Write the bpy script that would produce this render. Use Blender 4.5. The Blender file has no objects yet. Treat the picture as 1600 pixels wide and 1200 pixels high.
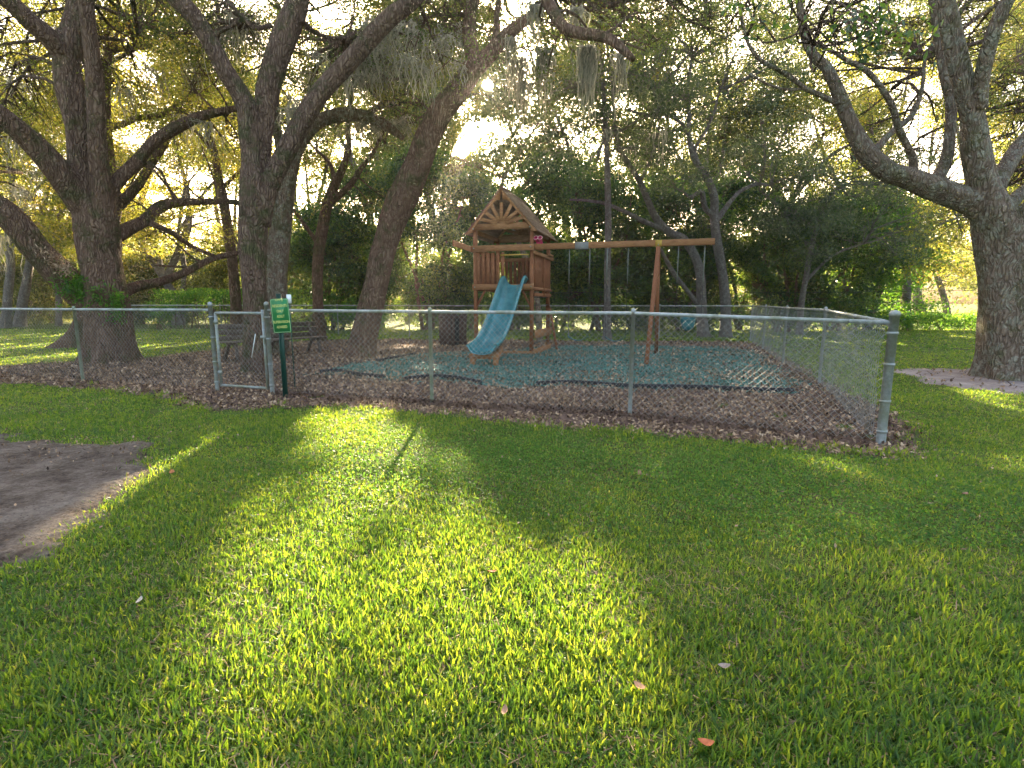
import bpy, math, random
import numpy as np
from mathutils import Vector, Matrix

random.seed(7); RNG = np.random.default_rng(11)
scn = bpy.context.scene
COL = scn.collection
R = math.radians
pi = math.pi

# ------------------------------------------------------------------ camera
F = 820.0; CH = 1.30; PITCH = math.atan(127 / F)
CP, SP = math.cos(PITCH), math.sin(PITCH)
cam_d = bpy.data.cameras.new('camera'); cam = bpy.data.objects.new('camera', cam_d); COL.objects.link(cam)
cam.location = (0, 0, CH); cam.rotation_euler = (R(90) - PITCH, 0, 0)
cam_d.sensor_width = 36; cam_d.lens = F / 1600 * 36; cam_d.clip_end = 3000; cam_d.clip_start = 0.05
scn.camera = cam

def ray(px, py):
    u = (px - 800) / F; v = (600 - py) / F
    return np.array([u, CP + SP * v, -SP + CP * v])
def at(px, py, Y):                       # world point seen at photo pixel (px,py), at depth Y
    d = ray(px, py); return np.array([0, 0, CH]) + d * (Y / d[1])
def height(x, y):
    x = np.asarray(x, float); y = np.asarray(y, float)
    h = -0.09 * np.exp(-(((x - 4.3) / 2.2) ** 2 + ((y - 4.9) / 1.6) ** 2))
    h = h + 0.012 * np.sin(x * 1.3 + 1) * np.sin(y * 1.1 + .5) + 0.006 * np.sin(x * 3.7 + y * 2.9)
    return h
def G(px, py):                           # ground point under a photo pixel
    d = ray(px, py); t = CH / -d[2]
    return np.array([d[0] * t, d[1] * t, 0.0])
def GH(px, py):
    g = G(px, py); g[2] = float(height(g[0], g[1])); return g
def to_px(P):                            # world -> photo pixels
    P = np.asarray(P, float)
    X = P[..., 0]; Y = P[..., 1]; Z = P[..., 2] - CH
    f = Y * CP - Z * SP; u = Y * SP + Z * CP
    f = np.where(np.abs(f) < 1e-4, 1e-4, f)
    return 800 + F * X / f, 600 - F * u / f, f

# ------------------------------------------------------------------ sun
SUN_PX = (762, 133)
S = ray(*SUN_PX); S = S / np.linalg.norm(S)
SUN_EL = math.asin(S[2]); SUN_AZ = math.atan2(S[0], S[1])

# ------------------------------------------------------------------ smooth noise
_ph = RNG.uniform(0, 6.28, 32)
def n2(x, y, s=1.0, k=0):
    x = np.asarray(x) * s; y = np.asarray(y) * s
    a = np.sin(x * 1.7 + _ph[k] + 1.3 * np.sin(y * 1.1 + _ph[k + 1])) + np.sin(y * 2.1 + _ph[k + 2] + 1.1 * np.sin(x * 1.4 + _ph[k + 3]))
    b = np.sin(x * 4.3 + y * 2.2 + _ph[k + 4]) + np.sin(y * 4.9 - x * 2.7 + _ph[k + 5])
    return (a + .5 * b) / 3.0            # about -1..1

def in_poly(x, y, poly):
    x = np.asarray(x); y = np.asarray(y); ins = np.zeros(x.shape, bool)
    n = len(poly)
    for i in range(n):
        x1, y1 = poly[i]; x2, y2 = poly[(i + 1) % n]
        if y1 == y2: continue
        c = ((y1 > y) != (y2 > y)) & (x < (x2 - x1) * (y - y1) / (y2 - y1) + x1)
        ins ^= c
    return ins
def gpoly(pts): return [tuple(G(*p)[:2]) for p in pts]

# ------------------------------------------------------------------ object plumbing
def tag(o, label=None, cat=None, group=None, kind=None):
    if label: o['label'] = label
    if cat: o['category'] = cat
    if group: o['group'] = group
    if kind: o['kind'] = kind
    return o
def empty(name, loc=(0, 0, 0), rz=0, **k):
    o = bpy.data.objects.new(name, None); COL.objects.link(o); o.empty_display_size = .2
    o.location = loc; o.rotation_euler = (0, 0, rz); return tag(o, **k)
def link(name, me, mat, parent=None, loc=None, **k):
    o = bpy.data.objects.new(name, me); COL.objects.link(o)
    if mat is not None: me.materials.append(mat)
    if parent is not None: o.parent = parent
    if loc is not None: o.location = loc
    return tag(o, **k)
def copy_tree(o, parent=None):
    c = o.copy(); COL.objects.link(c); c.parent = parent
    for ch in o.children: copy_tree(ch, c)
    return c

def np_mesh(name, V, faces, smooth=False, tint=None):
    """V (n,3); faces: list of (m,k) int arrays; tint: matching list of per-face floats"""
    me = bpy.data.meshes.new(name)
    V = np.asarray(V, np.float32)
    me.vertices.add(len(V)); me.vertices.foreach_set('co', V.ravel())
    loops = []; starts = []; off = 0; cnt = 0
    for f in faces:
        f = np.asarray(f, np.int32)
        if len(f) == 0: continue
        m, k = f.shape
        loops.append(f.ravel()); starts.append(off + np.arange(m, dtype=np.int32) * k); off += m * k; cnt += m
    L = np.concatenate(loops); St = np.concatenate(starts)
    me.loops.add(len(L)); me.loops.foreach_set('vertex_index', L)
    me.polygons.add(cnt); me.polygons.foreach_set('loop_start', St)
    if smooth: me.polygons.foreach_set('use_smooth', np.ones(cnt, bool))
    me.update(calc_edges=True)
    if tint is not None:
        a = me.attributes.new('tint', 'FLOAT', 'FACE')
        a.data.foreach_set('value', np.concatenate([np.asarray(t, np.float32) for t in tint]))
    return me

class MB:
    """collects shapes into ONE mesh"""
    def __init__(s): s.v = []; s.f = {}; s.n = 0
    def add(s, V, Fs):
        V = np.asarray(V, float).reshape(-1, 3)
        for f in Fs:
            f = np.asarray(f, int)
            if f.ndim == 1: f = f[None]
            s.f.setdefault(f.shape[1], []).append(f + s.n)
        s.v.append(V); s.n += len(V); return s
    def box(s, x0, x1, y0, y1, z0, z1):
        V = [(x, y, z) for z in (z0, z1) for y in (y0, y1) for x in (x0, x1)]
        return s.add(V, [np.array([[0, 2, 3, 1], [4, 5, 7, 6], [0, 1, 5, 4], [2, 6, 7, 3], [0, 4, 6, 2], [1, 3, 7, 5]])])
    def beam(s, A, B, w, h, up=(0, 0, 1)):
        A = Vector(A); B = Vector(B); d = (B - A).normalized(); up = Vector(up)
        if abs(d.dot(up)) > .98: up = Vector((0, 1, 0))
        sx = d.cross(up).normalized(); sz = sx.cross(d).normalized()
        c = min(w, h) * .08
        prof = [(-w/2 + c, -h/2), (w/2 - c, -h/2), (w/2, -h/2 + c), (w/2, h/2 - c), (w/2 - c, h/2), (-w/2 + c, h/2), (-w/2, h/2 - c), (-w/2, -h/2 + c)]
        V = [P + sx * a + sz * b for P in (A, B) for a, b in prof]
        q = [[i, (i + 1) % 8, 8 + (i + 1) % 8, 8 + i] for i in range(8)]
        s.add(V, [np.array(q), np.array([[7, 6, 5, 4, 3, 2, 1, 0], [8, 9, 10, 11, 12, 13, 14, 15]])])
        return s
    def cyl(s, A, B, r0, r1=None, n=14, caps=True):
        if r1 is None: r1 = r0
        return s.tube([A, B], [r0, r1], n, caps)
    def tube(s, pts, rad, n=10, caps=True, rfun=None):
        P = np.asarray(pts, float); m = len(P); rad = np.asarray(rad, float)
        T = np.gradient(P, axis=0); T /= np.linalg.norm(T, axis=1)[:, None] + 1e-9
        ref = np.array([0, 0, 1.0]) if abs(T[0][2]) < .9 else np.array([0, 1.0, 0])
        X = np.cross(T[0], ref); X /= np.linalg.norm(X); rings = []
        th = np.linspace(0, 2 * pi, n, endpoint=False)
        for i in range(m):
            X = X - T[i] * np.dot(X, T[i]); X /= np.linalg.norm(X) + 1e-9; Y = np.cross(T[i], X)
            rr = rad[i] if rfun is None else rad[i] * rfun(th, i / (m - 1), P[i])
            rings.append(P[i] + np.outer(np.cos(th) * rr, X) + np.outer(np.sin(th) * rr, Y))
        V = np.concatenate(rings)
        i = np.arange(m - 1)[:, None] * n; j = np.arange(n)[None]; j2 = (j + 1) % n
        q = np.stack([i + j, i + j2, i + n + j2, i + n + j], -1).reshape(-1, 4)
        fs = [q]
        if caps: fs += [np.arange(n)[::-1], np.arange(n) + (m - 1) * n]
        return s.add(V, fs)
    def lathe(s, prof, n=24, c=(0, 0, 0)):
        th = np.linspace(0, 2 * pi, n, endpoint=False); V = []
        for r, z in prof: V += [(c[0] + r * math.cos(t), c[1] + r * math.sin(t), c[2] + z) for t in th]
        m = len(prof); i = np.arange(m - 1)[:, None] * n; j = np.arange(n)[None]; j2 = (j + 1) % n
        return s.add(V, [np.stack([i + j, i + j2, i + n + j2, i + n + j], -1).reshape(-1, 4)])
    def prism(s, poly, d0, d1, axis='y'):
        n = len(poly)
        f = {'y': lambda a, b, d: (a, d, b), 'x': lambda a, b, d: (d, a, b), 'z': lambda a, b, d: (a, b, d)}[axis]
        V = [f(a, b, d0) for a, b in poly] + [f(a, b, d1) for a, b in poly]
        q = np.array([[i, (i + 1) % n, n + (i + 1) % n, n + i] for i in range(n)])
        return s.add(V, [q, np.arange(n)[::-1], np.arange(n) + n])
    def segs(s, A, B, r0, r1, n=3):
        """many straight tapered rods at once"""
        A = np.asarray(A, float); B = np.asarray(B, float); m = len(A)
        if m == 0: return s
        r0 = np.broadcast_to(r0, m).astype(float); r1 = np.broadcast_to(r1, m).astype(float)
        d = B - A; d /= np.linalg.norm(d, axis=1)[:, None] + 1e-9
        ref = np.where(np.abs(d[:, 2:3]) < .9, np.array([[0, 0, 1.0]]), np.array([[0, 1.0, 0]]))
        X = np.cross(d, ref); X /= np.linalg.norm(X, axis=1)[:, None] + 1e-9; Y = np.cross(d, X)
        th = np.arange(n) * 2 * pi / n
        ring = X[:, None] * np.cos(th)[None, :, None] + Y[:, None] * np.sin(th)[None, :, None]
        V = np.concatenate([A[:, None] + ring * r0[:, None, None], B[:, None] + ring * r1[:, None, None]], 1).reshape(-1, 3)
        base = np.arange(m)[:, None] * 2 * n; j = np.arange(n)[None]; j2 = (j + 1) % n
        return s.add(V, [np.stack([base + j, base + j2, base + n + j2, base + n + j], -1).reshape(-1, 4)])
    def mesh(s, name, smooth=False):
        return np_mesh(name, np.concatenate(s.v), [np.concatenate(a) for a in s.f.values()], smooth)
    def build(s, name, mat, parent=None, smooth=False, **k):
        return link(name, s.mesh(name, smooth), mat, parent, **k)

def smooth_path(P, per=5):
    P = np.asarray(P, float); out = []
    Q = np.vstack([2 * P[0] - P[1], P, 2 * P[-1] - P[-2]])
    for i in range(1, len(Q) - 2):
        for t in np.linspace(0, 1, per, endpoint=False):
            a, b, c, d = Q[i - 1], Q[i], Q[i + 1], Q[i + 2]
            out.append(.5 * ((2 * b) + (-a + c) * t + (2 * a - 5 * b + 4 * c - d) * t * t + (-a + 3 * b - 3 * c + d) * t ** 3))
    out.append(P[-1]); return np.array(out)

# ------------------------------------------------------------------ materials
class Mat:
    def __init__(s, name):
        s.m = bpy.data.materials.new(name); s.m.use_nodes = True
        s.t = s.m.node_tree; s.N = s.t.nodes; s.L = s.t.links
        s.bsdf = s.N['Principled BSDF']; s.out = s.N['Material Output']
    def new(s, typ, **k):
        n = s.N.new(typ)
        for a, b in k.items():
            if hasattr(n, a) and not isinstance(n.inputs.get(a.replace('_', ' ').title()), bpy.types.NodeSocket): setattr(n, a, b)
            else: n.inputs[a.replace('_', ' ').title()].default_value = b
        return n
    def coord(s, scale=(1, 1, 1), kind='Object'):
        tc = s.N.new('ShaderNodeTexCoord'); mp = s.N.new('ShaderNodeMapping'); mp.inputs['Scale'].default_value = scale
        s.L.new(tc.outputs[kind], mp.inputs['Vector']); return mp.outputs[0]
    def noise(s, vec, scale, detail=4, rough=.6):
        n = s.N.new('ShaderNodeTexNoise'); n.inputs['Scale'].default_value = scale; n.inputs['Detail'].default_value = detail
        n.inputs['Roughness'].default_value = rough
        if vec is not None: s.L.new(vec, n.inputs['Vector'])
        return n.outputs['Fac']
    def vor(s, vec, scale, feat='F1'):
        n = s.N.new('ShaderNodeTexVoronoi'); n.feature = feat; n.inputs['Scale'].default_value = scale
        s.L.new(vec, n.inputs['Vector']); return n
    def ramp(s, fac, stops):
        r = s.N.new('ShaderNodeValToRGB'); e = r.color_ramp.elements
        while len(e) < len(stops): e.new(.5)
        for x, (p, c) in zip(e, stops): x.position = p; x.color = (*c, 1)
        s.L.new(fac, r.inputs[0]); return r.outputs[0]
    def mix(s, fac, a, b, mode='MIX'):
        n = s.N.new('ShaderNodeMix'); n.data_type = 'RGBA'; n.blend_type = mode
        for sock, v in ((n.inputs[0], fac), (n.inputs[6], a), (n.inputs[7], b)):
            if isinstance(v, (int, float)): sock.default_value = v
            elif isinstance(v, tuple): sock.default_value = (*v, 1)
            else: s.L.new(v, sock)
        return n.outputs[2]
    def math(s, op, a, b=None):
        n = s.N.new('ShaderNodeMath'); n.operation = op
        for i, v in enumerate((a, b)):
            if v is None: continue
            if isinstance(v, (int, float)): n.inputs[i].default_value = v
            else: s.L.new(v, n.inputs[i])
        return n.outputs[0]
    def bump(s, h, strength=.5, dist=.02):
        b = s.N.new('ShaderNodeBump'); b.inputs['Strength'].default_value = strength; b.inputs['Distance'].default_value = dist
        s.L.new(h, b.inputs['Height']); s.L.new(b.outputs[0], s.bsdf.inputs['Normal']); return b.outputs[0]
    def set(s, col=None, rough=.7, spec=.3, metal=0):
        if col is not None:
            if isinstance(col, tuple): s.bsdf.inputs['Base Color'].default_value = (*col, 1)
            else: s.L.new(col, s.bsdf.inputs['Base Color'])
        if isinstance(rough, (int, float)): s.bsdf.inputs['Roughness'].default_value = rough
        else: s.L.new(rough, s.bsdf.inputs['Roughness'])
        s.bsdf.inputs['Specular IOR Level'].default_value = spec; s.bsdf.inputs['Metallic'].default_value = metal
        return s.m

def leaf_mat(name, stops, tstops, trans=.5, rough=.5, spec=.35):
    m = Mat(name)
    a = m.N.new('ShaderNodeAttribute'); a.attribute_name = 'tint'
    m.set(m.ramp(a.outputs['Fac'], stops), rough, spec)
    tr = m.N.new('ShaderNodeBsdfTranslucent'); m.L.new(m.ramp(a.outputs['Fac'], tstops), tr.inputs[0])
    mx = m.N.new('ShaderNodeMixShader'); mx.inputs[0].default_value = trans
    m.L.new(m.bsdf.outputs[0], mx.inputs[1]); m.L.new(tr.outputs[0], mx.inputs[2]); m.L.new(mx.outputs[0], m.out.inputs[0])
    return m.m

def bark(name, dark, mid, light, moss=None, sx=8, sz=1.5, lichen=None):
    m = Mat(name)
    v0 = m.coord((1, 1, 1))
    nz = m.N.new('ShaderNodeTexNoise'); nz.inputs['Scale'].default_value = 3; m.L.new(v0, nz.inputs['Vector'])
    dv = m.N.new('ShaderNodeVectorMath'); dv.operation = 'MULTIPLY_ADD'; dv.inputs[1].default_value = (.20, .20, .35)
    m.L.new(nz.outputs['Color'], dv.inputs[0]); m.L.new(v0, dv.inputs[2])
    mp = m.N.new('ShaderNodeMapping'); mp.inputs['Scale'].default_value = (sx, sx, sz); m.L.new(dv.outputs[0], mp.inputs[0])
    ed = m.vor(mp.outputs[0], 2.6, 'DISTANCE_TO_EDGE').outputs['Distance']
    fine = m.noise(mp.outputs[0], 5, 6, .7)
    big = m.noise(v0, 1.4, 4)
    ridge = m.math('MINIMUM', m.math('MULTIPLY', ed, 4.0), 1.0)
    h = m.math('ADD', ridge, m.math('MULTIPLY', fine, .7))
    crk = m.noise(mp.outputs[0], 1.7, 7, .75)
    c = m.ramp(m.math('ADD', m.math('MULTIPLY', h, .17), m.math('MULTIPLY', crk, .78)), [(.22, dark), (.52, mid), (.85, light)])
    c = m.mix(m.math('MULTIPLY', m.ramp(big, [(.4, (0, 0, 0)), (.7, (1, 1, 1))]), .35), c, tuple(x * 1.5 for x in mid))
    if moss:
        nn = m.noise(v0, 2.1, 6, .75)
        c = m.mix(m.ramp(nn, [(.5, (0, 0, 0)), (.62, (.75, .75, .75))]), c, moss)
    if lichen:
        nn = m.noise(v0, 7, 9, .85)
        c = m.mix(m.ramp(nn, [(.5, (0, 0, 0)), (.57, (.8, .8, .8))]), c, lichen)
    m.bump(m.math('ADD', h, crk), 1.0, .06)
    return m.set(c, .9, .15)

M = {}
M['bark_red'] = bark('oak_bark_red_brown', (.022, .012, .008), (.185, .110, .073), (.40, .275, .19), (.095, .095, .035))
M['bark_dark'] = bark('oak_bark_dark', (.020, .011, .008), (.165, .103, .072), (.37, .26, .185), (.075, .09, .03))
M['bark_pale'] = bark('oak_bark_lichen', (.05, .032, .022), (.23, .160, .112), (.37, .285, .21), (.13, .13, .055), lichen=(.38, .36, .27))
M['bark_grey'] = bark('grey_bark', (.05, .040, .034), (.20, .165, .14), (.36, .31, .27), sx=14, sz=4, lichen=(.34, .32, .28))

oak = [(0, (.020, .034, .013)), (.4, (.055, .075, .026)), (.75, (.095, .11, .040)), (1, (.15, .12, .05))]
oakt = [(0, (.14, .20, .03)), (.4, (.30, .36, .06)), (.75, (.50, .47, .08)), (1, (.60, .42, .08))]
M['leaf_oak'] = leaf_mat('oak_leaves', oak, oakt, .5)
yel = [(0, (.035, .05, .015)), (.4, (.075, .09, .025)), (.75, (.12, .12, .035)), (1, (.19, .14, .045))]
yelt = [(0, (.20, .25, .03)), (.4, (.40, .42, .05)), (.75, (.64, .54, .07)), (1, (.75, .50, .08))]
M['leaf_backlit'] = leaf_mat('backlit_yellow_oak_leaves', yel, yelt, .6)  # yellow of sun shining through the crowns, put into the leaf colours
grg = [(0, (.026, .042, .028)), (.5, (.07, .095, .06)), (1, (.15, .175, .12))]
grgt = [(0, (.10, .15, .04)), (.5, (.22, .27, .07)), (1, (.42, .42, .12))]
M['leaf_grey'] = leaf_mat('grey_green_leaves', grg, grgt, .42)
drk = [(0, (.016, .042, .022)), (.45, (.038, .088, .036)), (.8, (.065, .13, .038)), (1, (.11, .16, .04))]
drkt = [(0, (.06, .13, .03)), (.45, (.17, .30, .03)), (.8, (.38, .50, .04)), (1, (.6, .6, .05))]
M['leaf_dark'] = leaf_mat('dark_evergreen_leaves', drk, drkt, .45, .38, .5)
M['leaf_fresh'] = leaf_mat('fresh_green_leaves', [(0, (.02, .07, .015)), (.5, (.05, .14, .025)), (1, (.10, .2, .03))],
                           [(0, (.1, .3, .03)), (.5, (.25, .5, .04)), (1, (.5, .7, .06))], .5)
M['moss'] = leaf_mat('spanish_moss', [(0, (.14, .14, .10)), (1, (.34, .32, .24))], [(0, (.30, .28, .20)), (1, (.72, .64, .46))], .5, .9, .1)
gr = [(0, (.018, .062, .012)), (.4, (.042, .125, .018)), (.8, (.080, .165, .022)), (.9, (.13, .17, .03)), (1, (.24, .19, .10))]
grt = [(0, (.13, .27, .02)), (.4, (.30, .46, .028)), (.8, (.56, .61, .045)), (.9, (.70, .70, .06)), (1, (.5, .40, .18))]
M['grass'] = leaf_mat('grass_blades', gr, grt, .52, .42, .4)
M['clover'] = leaf_mat('ground_cover_leaves', [(0, (.02, .07, .015)), (.6, (.045, .12, .028)), (1, (.085, .16, .05))],
                       [(0, (.10, .28, .03)), (.6, (.25, .48, .05)), (1, (.5, .62, .1))], .45, .6, .15)
M['litter'] = leaf_mat('dry_leaf_litter', [(0, (.03, .019, .014)), (.25, (.145, .092, .058)), (.6, (.36, .24, .145)), (.88, (.54, .39, .245)), (1, (.66, .50, .33))],
                       [(0, (.06, .035, .02)), (1, (.45, .28, .14))], .15, .75, .2)
M['chips'] = leaf_mat('rubber_chips', [(0, (.010, .04, .034)), (.4, (.040, .135, .108)), (.7, (.11, .26, .205)), (.84, (.22, .24, .19)), (1, (.52, .46, .36))],
                      [(0, (.01, .02, .02)), (1, (.02, .05, .05))], .0, .6, .3)

def ground_mat(name, stops, sc=3.0, fine=40, bs=.6, bd=.02):
    m = Mat(name); v = m.coord()
    a = m.noise(v, sc, 8, .65); b = m.noise(v, fine, 4, .7)
    f = m.math('ADD', m.math('MULTIPLY', a, .65), m.math('MULTIPLY', b, .35))
    m.bump(m.math('ADD', b, m.math('MULTIPLY', a, 2)), bs, bd)
    return m.set(m.ramp(f, stops), .95, .1)
M['lawn'] = ground_mat('lawn_soil_and_grass', [(.30, (.045, .038, .018)), (.42, (.065, .070, .020)), (.55, (.080, .125, .016)), (.70, (.16, .15, .04))], 1.6, 60)
M['mulch'] = ground_mat('mulch_bed', [(.3, (.03, .019, .015)), (.45, (.10, .064, .05)), (.6, (.19, .13, .10)), (.75, (.30, .22, .16))], 6, 34, .9, .03)
M['rubber'] = ground_mat('rubber_surface', [(.3, (.015, .055, .05)), (.42, (.035, .13, .11)), (.53, (.075, .20, .165)), (.63, (.20, .22, .17)), (.75, (.30, .23, .17))], 4, 38, .9, .02)
M['dirt'] = ground_mat('bare_brown_dirt', [(.30, (.045, .034, .028)), (.42, (.17, .135, .112)), (.54, (.28, .23, .19)), (.68, (.42, .355, .29))], 7, 60, 1.0, .05)
def rough_dirt():
    m = Mat('trampled_soil'); v = m.coord()
    a = m.noise(v, 2.2, 9, .72); b = m.noise(v, 24, 6, .8); pv_ = m.vor(v, 38).outputs['Distance']
    f = m.math('ADD', m.math('MULTIPLY', a, .62), m.math('MULTIPLY', b, .38))
    c = m.ramp(f, [(.36, (.05, .037, .028)), (.45, (.15, .112, .085)), (.53, (.27, .215, .17)), (.64, (.43, .36, .29))])
    c = m.mix(m.ramp(pv_, [(.12, (.8, .8, .8)), (.26, (0, 0, 0))]), c, (.08, .058, .044))
    m.bump(m.math('ADD', m.math('MULTIPLY', b, 1.6), m.math('SUBTRACT', a, m.math('MULTIPLY', pv_, .8))), 1.0, .07)
    return m.set(c, .95, .1)
M['dirt'] = rough_dirt()
M['sand'] = ground_mat('sandy_track', [(.3, (.12, .09, .08)), (.5, (.25, .20, .175)), (.7, (.40, .34, .30))], 2.0, 30, .7, .02)

def galv(name, a, b, algae):
    m = Mat(name); v = m.coord()
    c = m.ramp(m.noise(v, 22, 5, .7), [(.3, a), (.7, b)])
    c = m.mix(m.ramp(m.noise(v, 3.5, 6, .7), [(.42, (0, 0, 0)), (.62, (.8, .8, .8))]), c, algae)
    m.bump(m.noise(v, 120, 3), .15, .002)
    return m.set(c, .55, .4, .25)
M['galv'] = galv('galvanised_steel', (.21, .225, .215), (.37, .395, .38), (.20, .21, .13))
M['rail'] = galv('weathered_rail_steel', (.26, .275, .26), (.45, .465, .44), (.17, .18, .10))
M['algae'] = galv('algae_covered_steel', (.20, .23, .19), (.36, .39, .30), (.15, .19, .09))
M['wire'] = galv('chain_link_wire', (.22, .23, .22), (.38, .39, .37), (.17, .17, .12))

def wood(name, dark, mid, light, along=(1, 12, 12)):
    m = Mat(name); v = m.coord(along); v1 = m.coord()
    g = m.noise(v, 6, 8, .7); c = m.ramp(g, [(.28, dark), (.5, mid), (.72, light)])
    c = m.mix(m.ramp(m.noise(v1, 2.3, 4), [(.42, (0, 0, 0)), (.68, (.5, .5, .5))]), c, tuple(x * .62 for x in mid))
    m.bump(g, .35, .004); return m.set(c, .72, .25)
cd, cm, cl = (.10, .032, .014), (.23, .085, .035), (.36, .155, .072)
M['wood_v'] = wood('stained_cedar_upright', cd, cm, cl, (14, 14, 1.2))
M['wood_h'] = wood('stained_cedar_beam', (.12, .046, .018), (.29, .13, .052), (.44, .23, .105), (1.2, 14, 14))
M['wood_roof'] = wood('weathered_roof_boards', (.11, .062, .038), (.22, .135, .085), (.34, .23, .155), (14, 1.2, 14))
M['wood_grey'] = wood('weathered_grey_boards', (.05, .036, .028), (.13, .095, .07), (.24, .19, .15), (1.5, 14, 14))
M['wood_bin'] = wood('dark_bin_slats', (.025, .016, .013), (.085, .052, .042), (.17, .11, .09), (14, 14, 1.5))
def plain(name, col, rough=.5, spec=.4, metal=0, nz=.15, sc=12):
    m = Mat(name); v = m.coord()
    c = m.ramp(m.noise(v, sc, 5, .65), [(.3, tuple(x * (1 - nz) for x in col)), (.7, tuple(min(1, x * (1 + nz)) for x in col))])
    return m.set(c, rough, spec, metal)
M['slide'] = plain('teal_slide_plastic', (.05, .19, .20), .24, .6, 0, .3, 4)
M['baby'] = plain('teal_swing_plastic', (.02, .12, .13), .5)
M['pink'] = plain('pink_plastic', (.55, .015, .12), .35)
M['pinkrim'] = plain('pale_pink_plastic', (.75, .35, .38), .4)
M['black'] = plain('black_rubber', (.015, .016, .017), .6)
M['edging'] = plain('black_plastic_edging', (.018, .014, .014), .55)
M['rope'] = plain('coated_chain', (.17, .18, .15), .6)
M['plate'] = plain('dull_splice_plate', (.20, .19, .17), .6)
M['signgreen'] = plain('green_sign_paint', (.015, .19, .055), .4, .4, 0, .12, 8)
M['signtext'] = plain('yellow_sign_lettering', (.55, .58, .16), .5)
M['signborder'] = plain('pale_green_border', (.34, .52, .26), .5)
M['postgreen'] = plain('dark_green_post_paint', (.008, .05, .035), .45)
M['white'] = plain('white_paint', (.75, .78, .75), .5)
M['yellow'] = plain('yellow_plastic', (.42, .26, .04), .5)

# ------------------------------------------------------------------ world and sun
w = bpy.data.worlds.new('World'); scn.world = w; w.use_nodes = True
nt = w.node_tree; bg = nt.nodes['Background']
sky = nt.nodes.new('ShaderNodeTexSky'); sky.sky_type = 'NISHITA'; sky.sun_disc = False
sky.sun_elevation = SUN_EL; sky.sun_rotation = SUN_AZ; sky.altitude = 0; sky.air_density = 1.0; sky.dust_density = 6; sky.ozone_density = .3
bg.inputs[1].default_value = 0.15
# circumsolar glow of the humid air round the sun, part of the sky itself
tc = nt.nodes.new('ShaderNodeTexCoord'); dp = nt.nodes.new('ShaderNodeVectorMath'); dp.operation = 'DOT_PRODUCT'; dp.inputs[1].default_value = tuple(S)
nt.links.new(tc.outputs['Generated'], dp.inputs[0]); acc = sky.outputs[0]
for pw, colr in ((9000, (60, 52, 36)), (700, (9, 7.4, 5.0)), (60, (1.6, 1.3, .9))):
    cl_ = nt.nodes.new('ShaderNodeMath'); cl_.operation = 'MAXIMUM'; cl_.inputs[1].default_value = 0; nt.links.new(dp.outputs['Value'], cl_.inputs[0])
    p_ = nt.nodes.new('ShaderNodeMath'); p_.operation = 'POWER'; p_.inputs[1].default_value = pw; nt.links.new(cl_.outputs[0], p_.inputs[0])
    ms = nt.nodes.new('ShaderNodeVectorMath'); ms.operation = 'SCALE'; ms.inputs[0].default_value = colr; nt.links.new(p_.outputs[0], ms.inputs['Scale'])
    ad_ = nt.nodes.new('ShaderNodeVectorMath'); ad_.operation = 'ADD'; nt.links.new(acc, ad_.inputs[0]); nt.links.new(ms.outputs[0], ad_.inputs[1]); acc = ad_.outputs[0]
nt.links.new(acc, bg.inputs[0])
sl = bpy.data.lights.new('sun', 'SUN'); sl.energy = 5.0; sl.angle = R(.5); sl.color = (1, .87, .62)
so = bpy.data.objects.new('sun', sl); COL.objects.link(so)
so.rotation_euler = Vector(tuple(S)).to_track_quat('Z', 'Y').to_euler()
so.location = tuple(S * 50)
scn.view_settings.view_transform = 'Standard'; scn.view_settings.look = 'None'
scn.view_settings.exposure = 2.72; scn.view_settings.gamma = 1.0
scn.view_settings.use_white_balance = True; scn.view_settings.white_balance_temperature = 6900; scn.view_settings.white_balance_tint = 12
scn.cycles.max_bounces = 6; scn.cycles.diffuse_bounces = 3; scn.cycles.glossy_bounces = 2
scn.cycles.transmission_bounces = 4; scn.cycles.transparent_max_bounces = 8
scn.cycles.caustics_reflective = False; scn.cycles.caustics_refractive = False
scn.cycles.sample_clamp_indirect = 6
# the sun's own disc, seen through the gap beside the leaning oak
mm = Mat('sun_glow'); em = mm.N.new('ShaderNodeEmission'); em.inputs[0].default_value = (1, .93, .78, 1); em.inputs[1].default_value = 40
tb_ = mm.N.new('ShaderNodeBsdfTransparent'); ad = mm.N.new('ShaderNodeAddShader'); mm.L.new(em.outputs[0], ad.inputs[0]); mm.L.new(tb_.outputs[0], ad.inputs[1]); mm.L.new(ad.outputs[0], mm.out.inputs[0])
sb = MB(); sb.lathe([(max(1e-3, 8 * math.sin(a)), -8 * math.cos(a)) for a in np.linspace(0, pi, 12)], 24)
link('sun_disc', sb.mesh('sun_disc', True), mm.m, loc=tuple(S * 1500), kind='structure')

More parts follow.
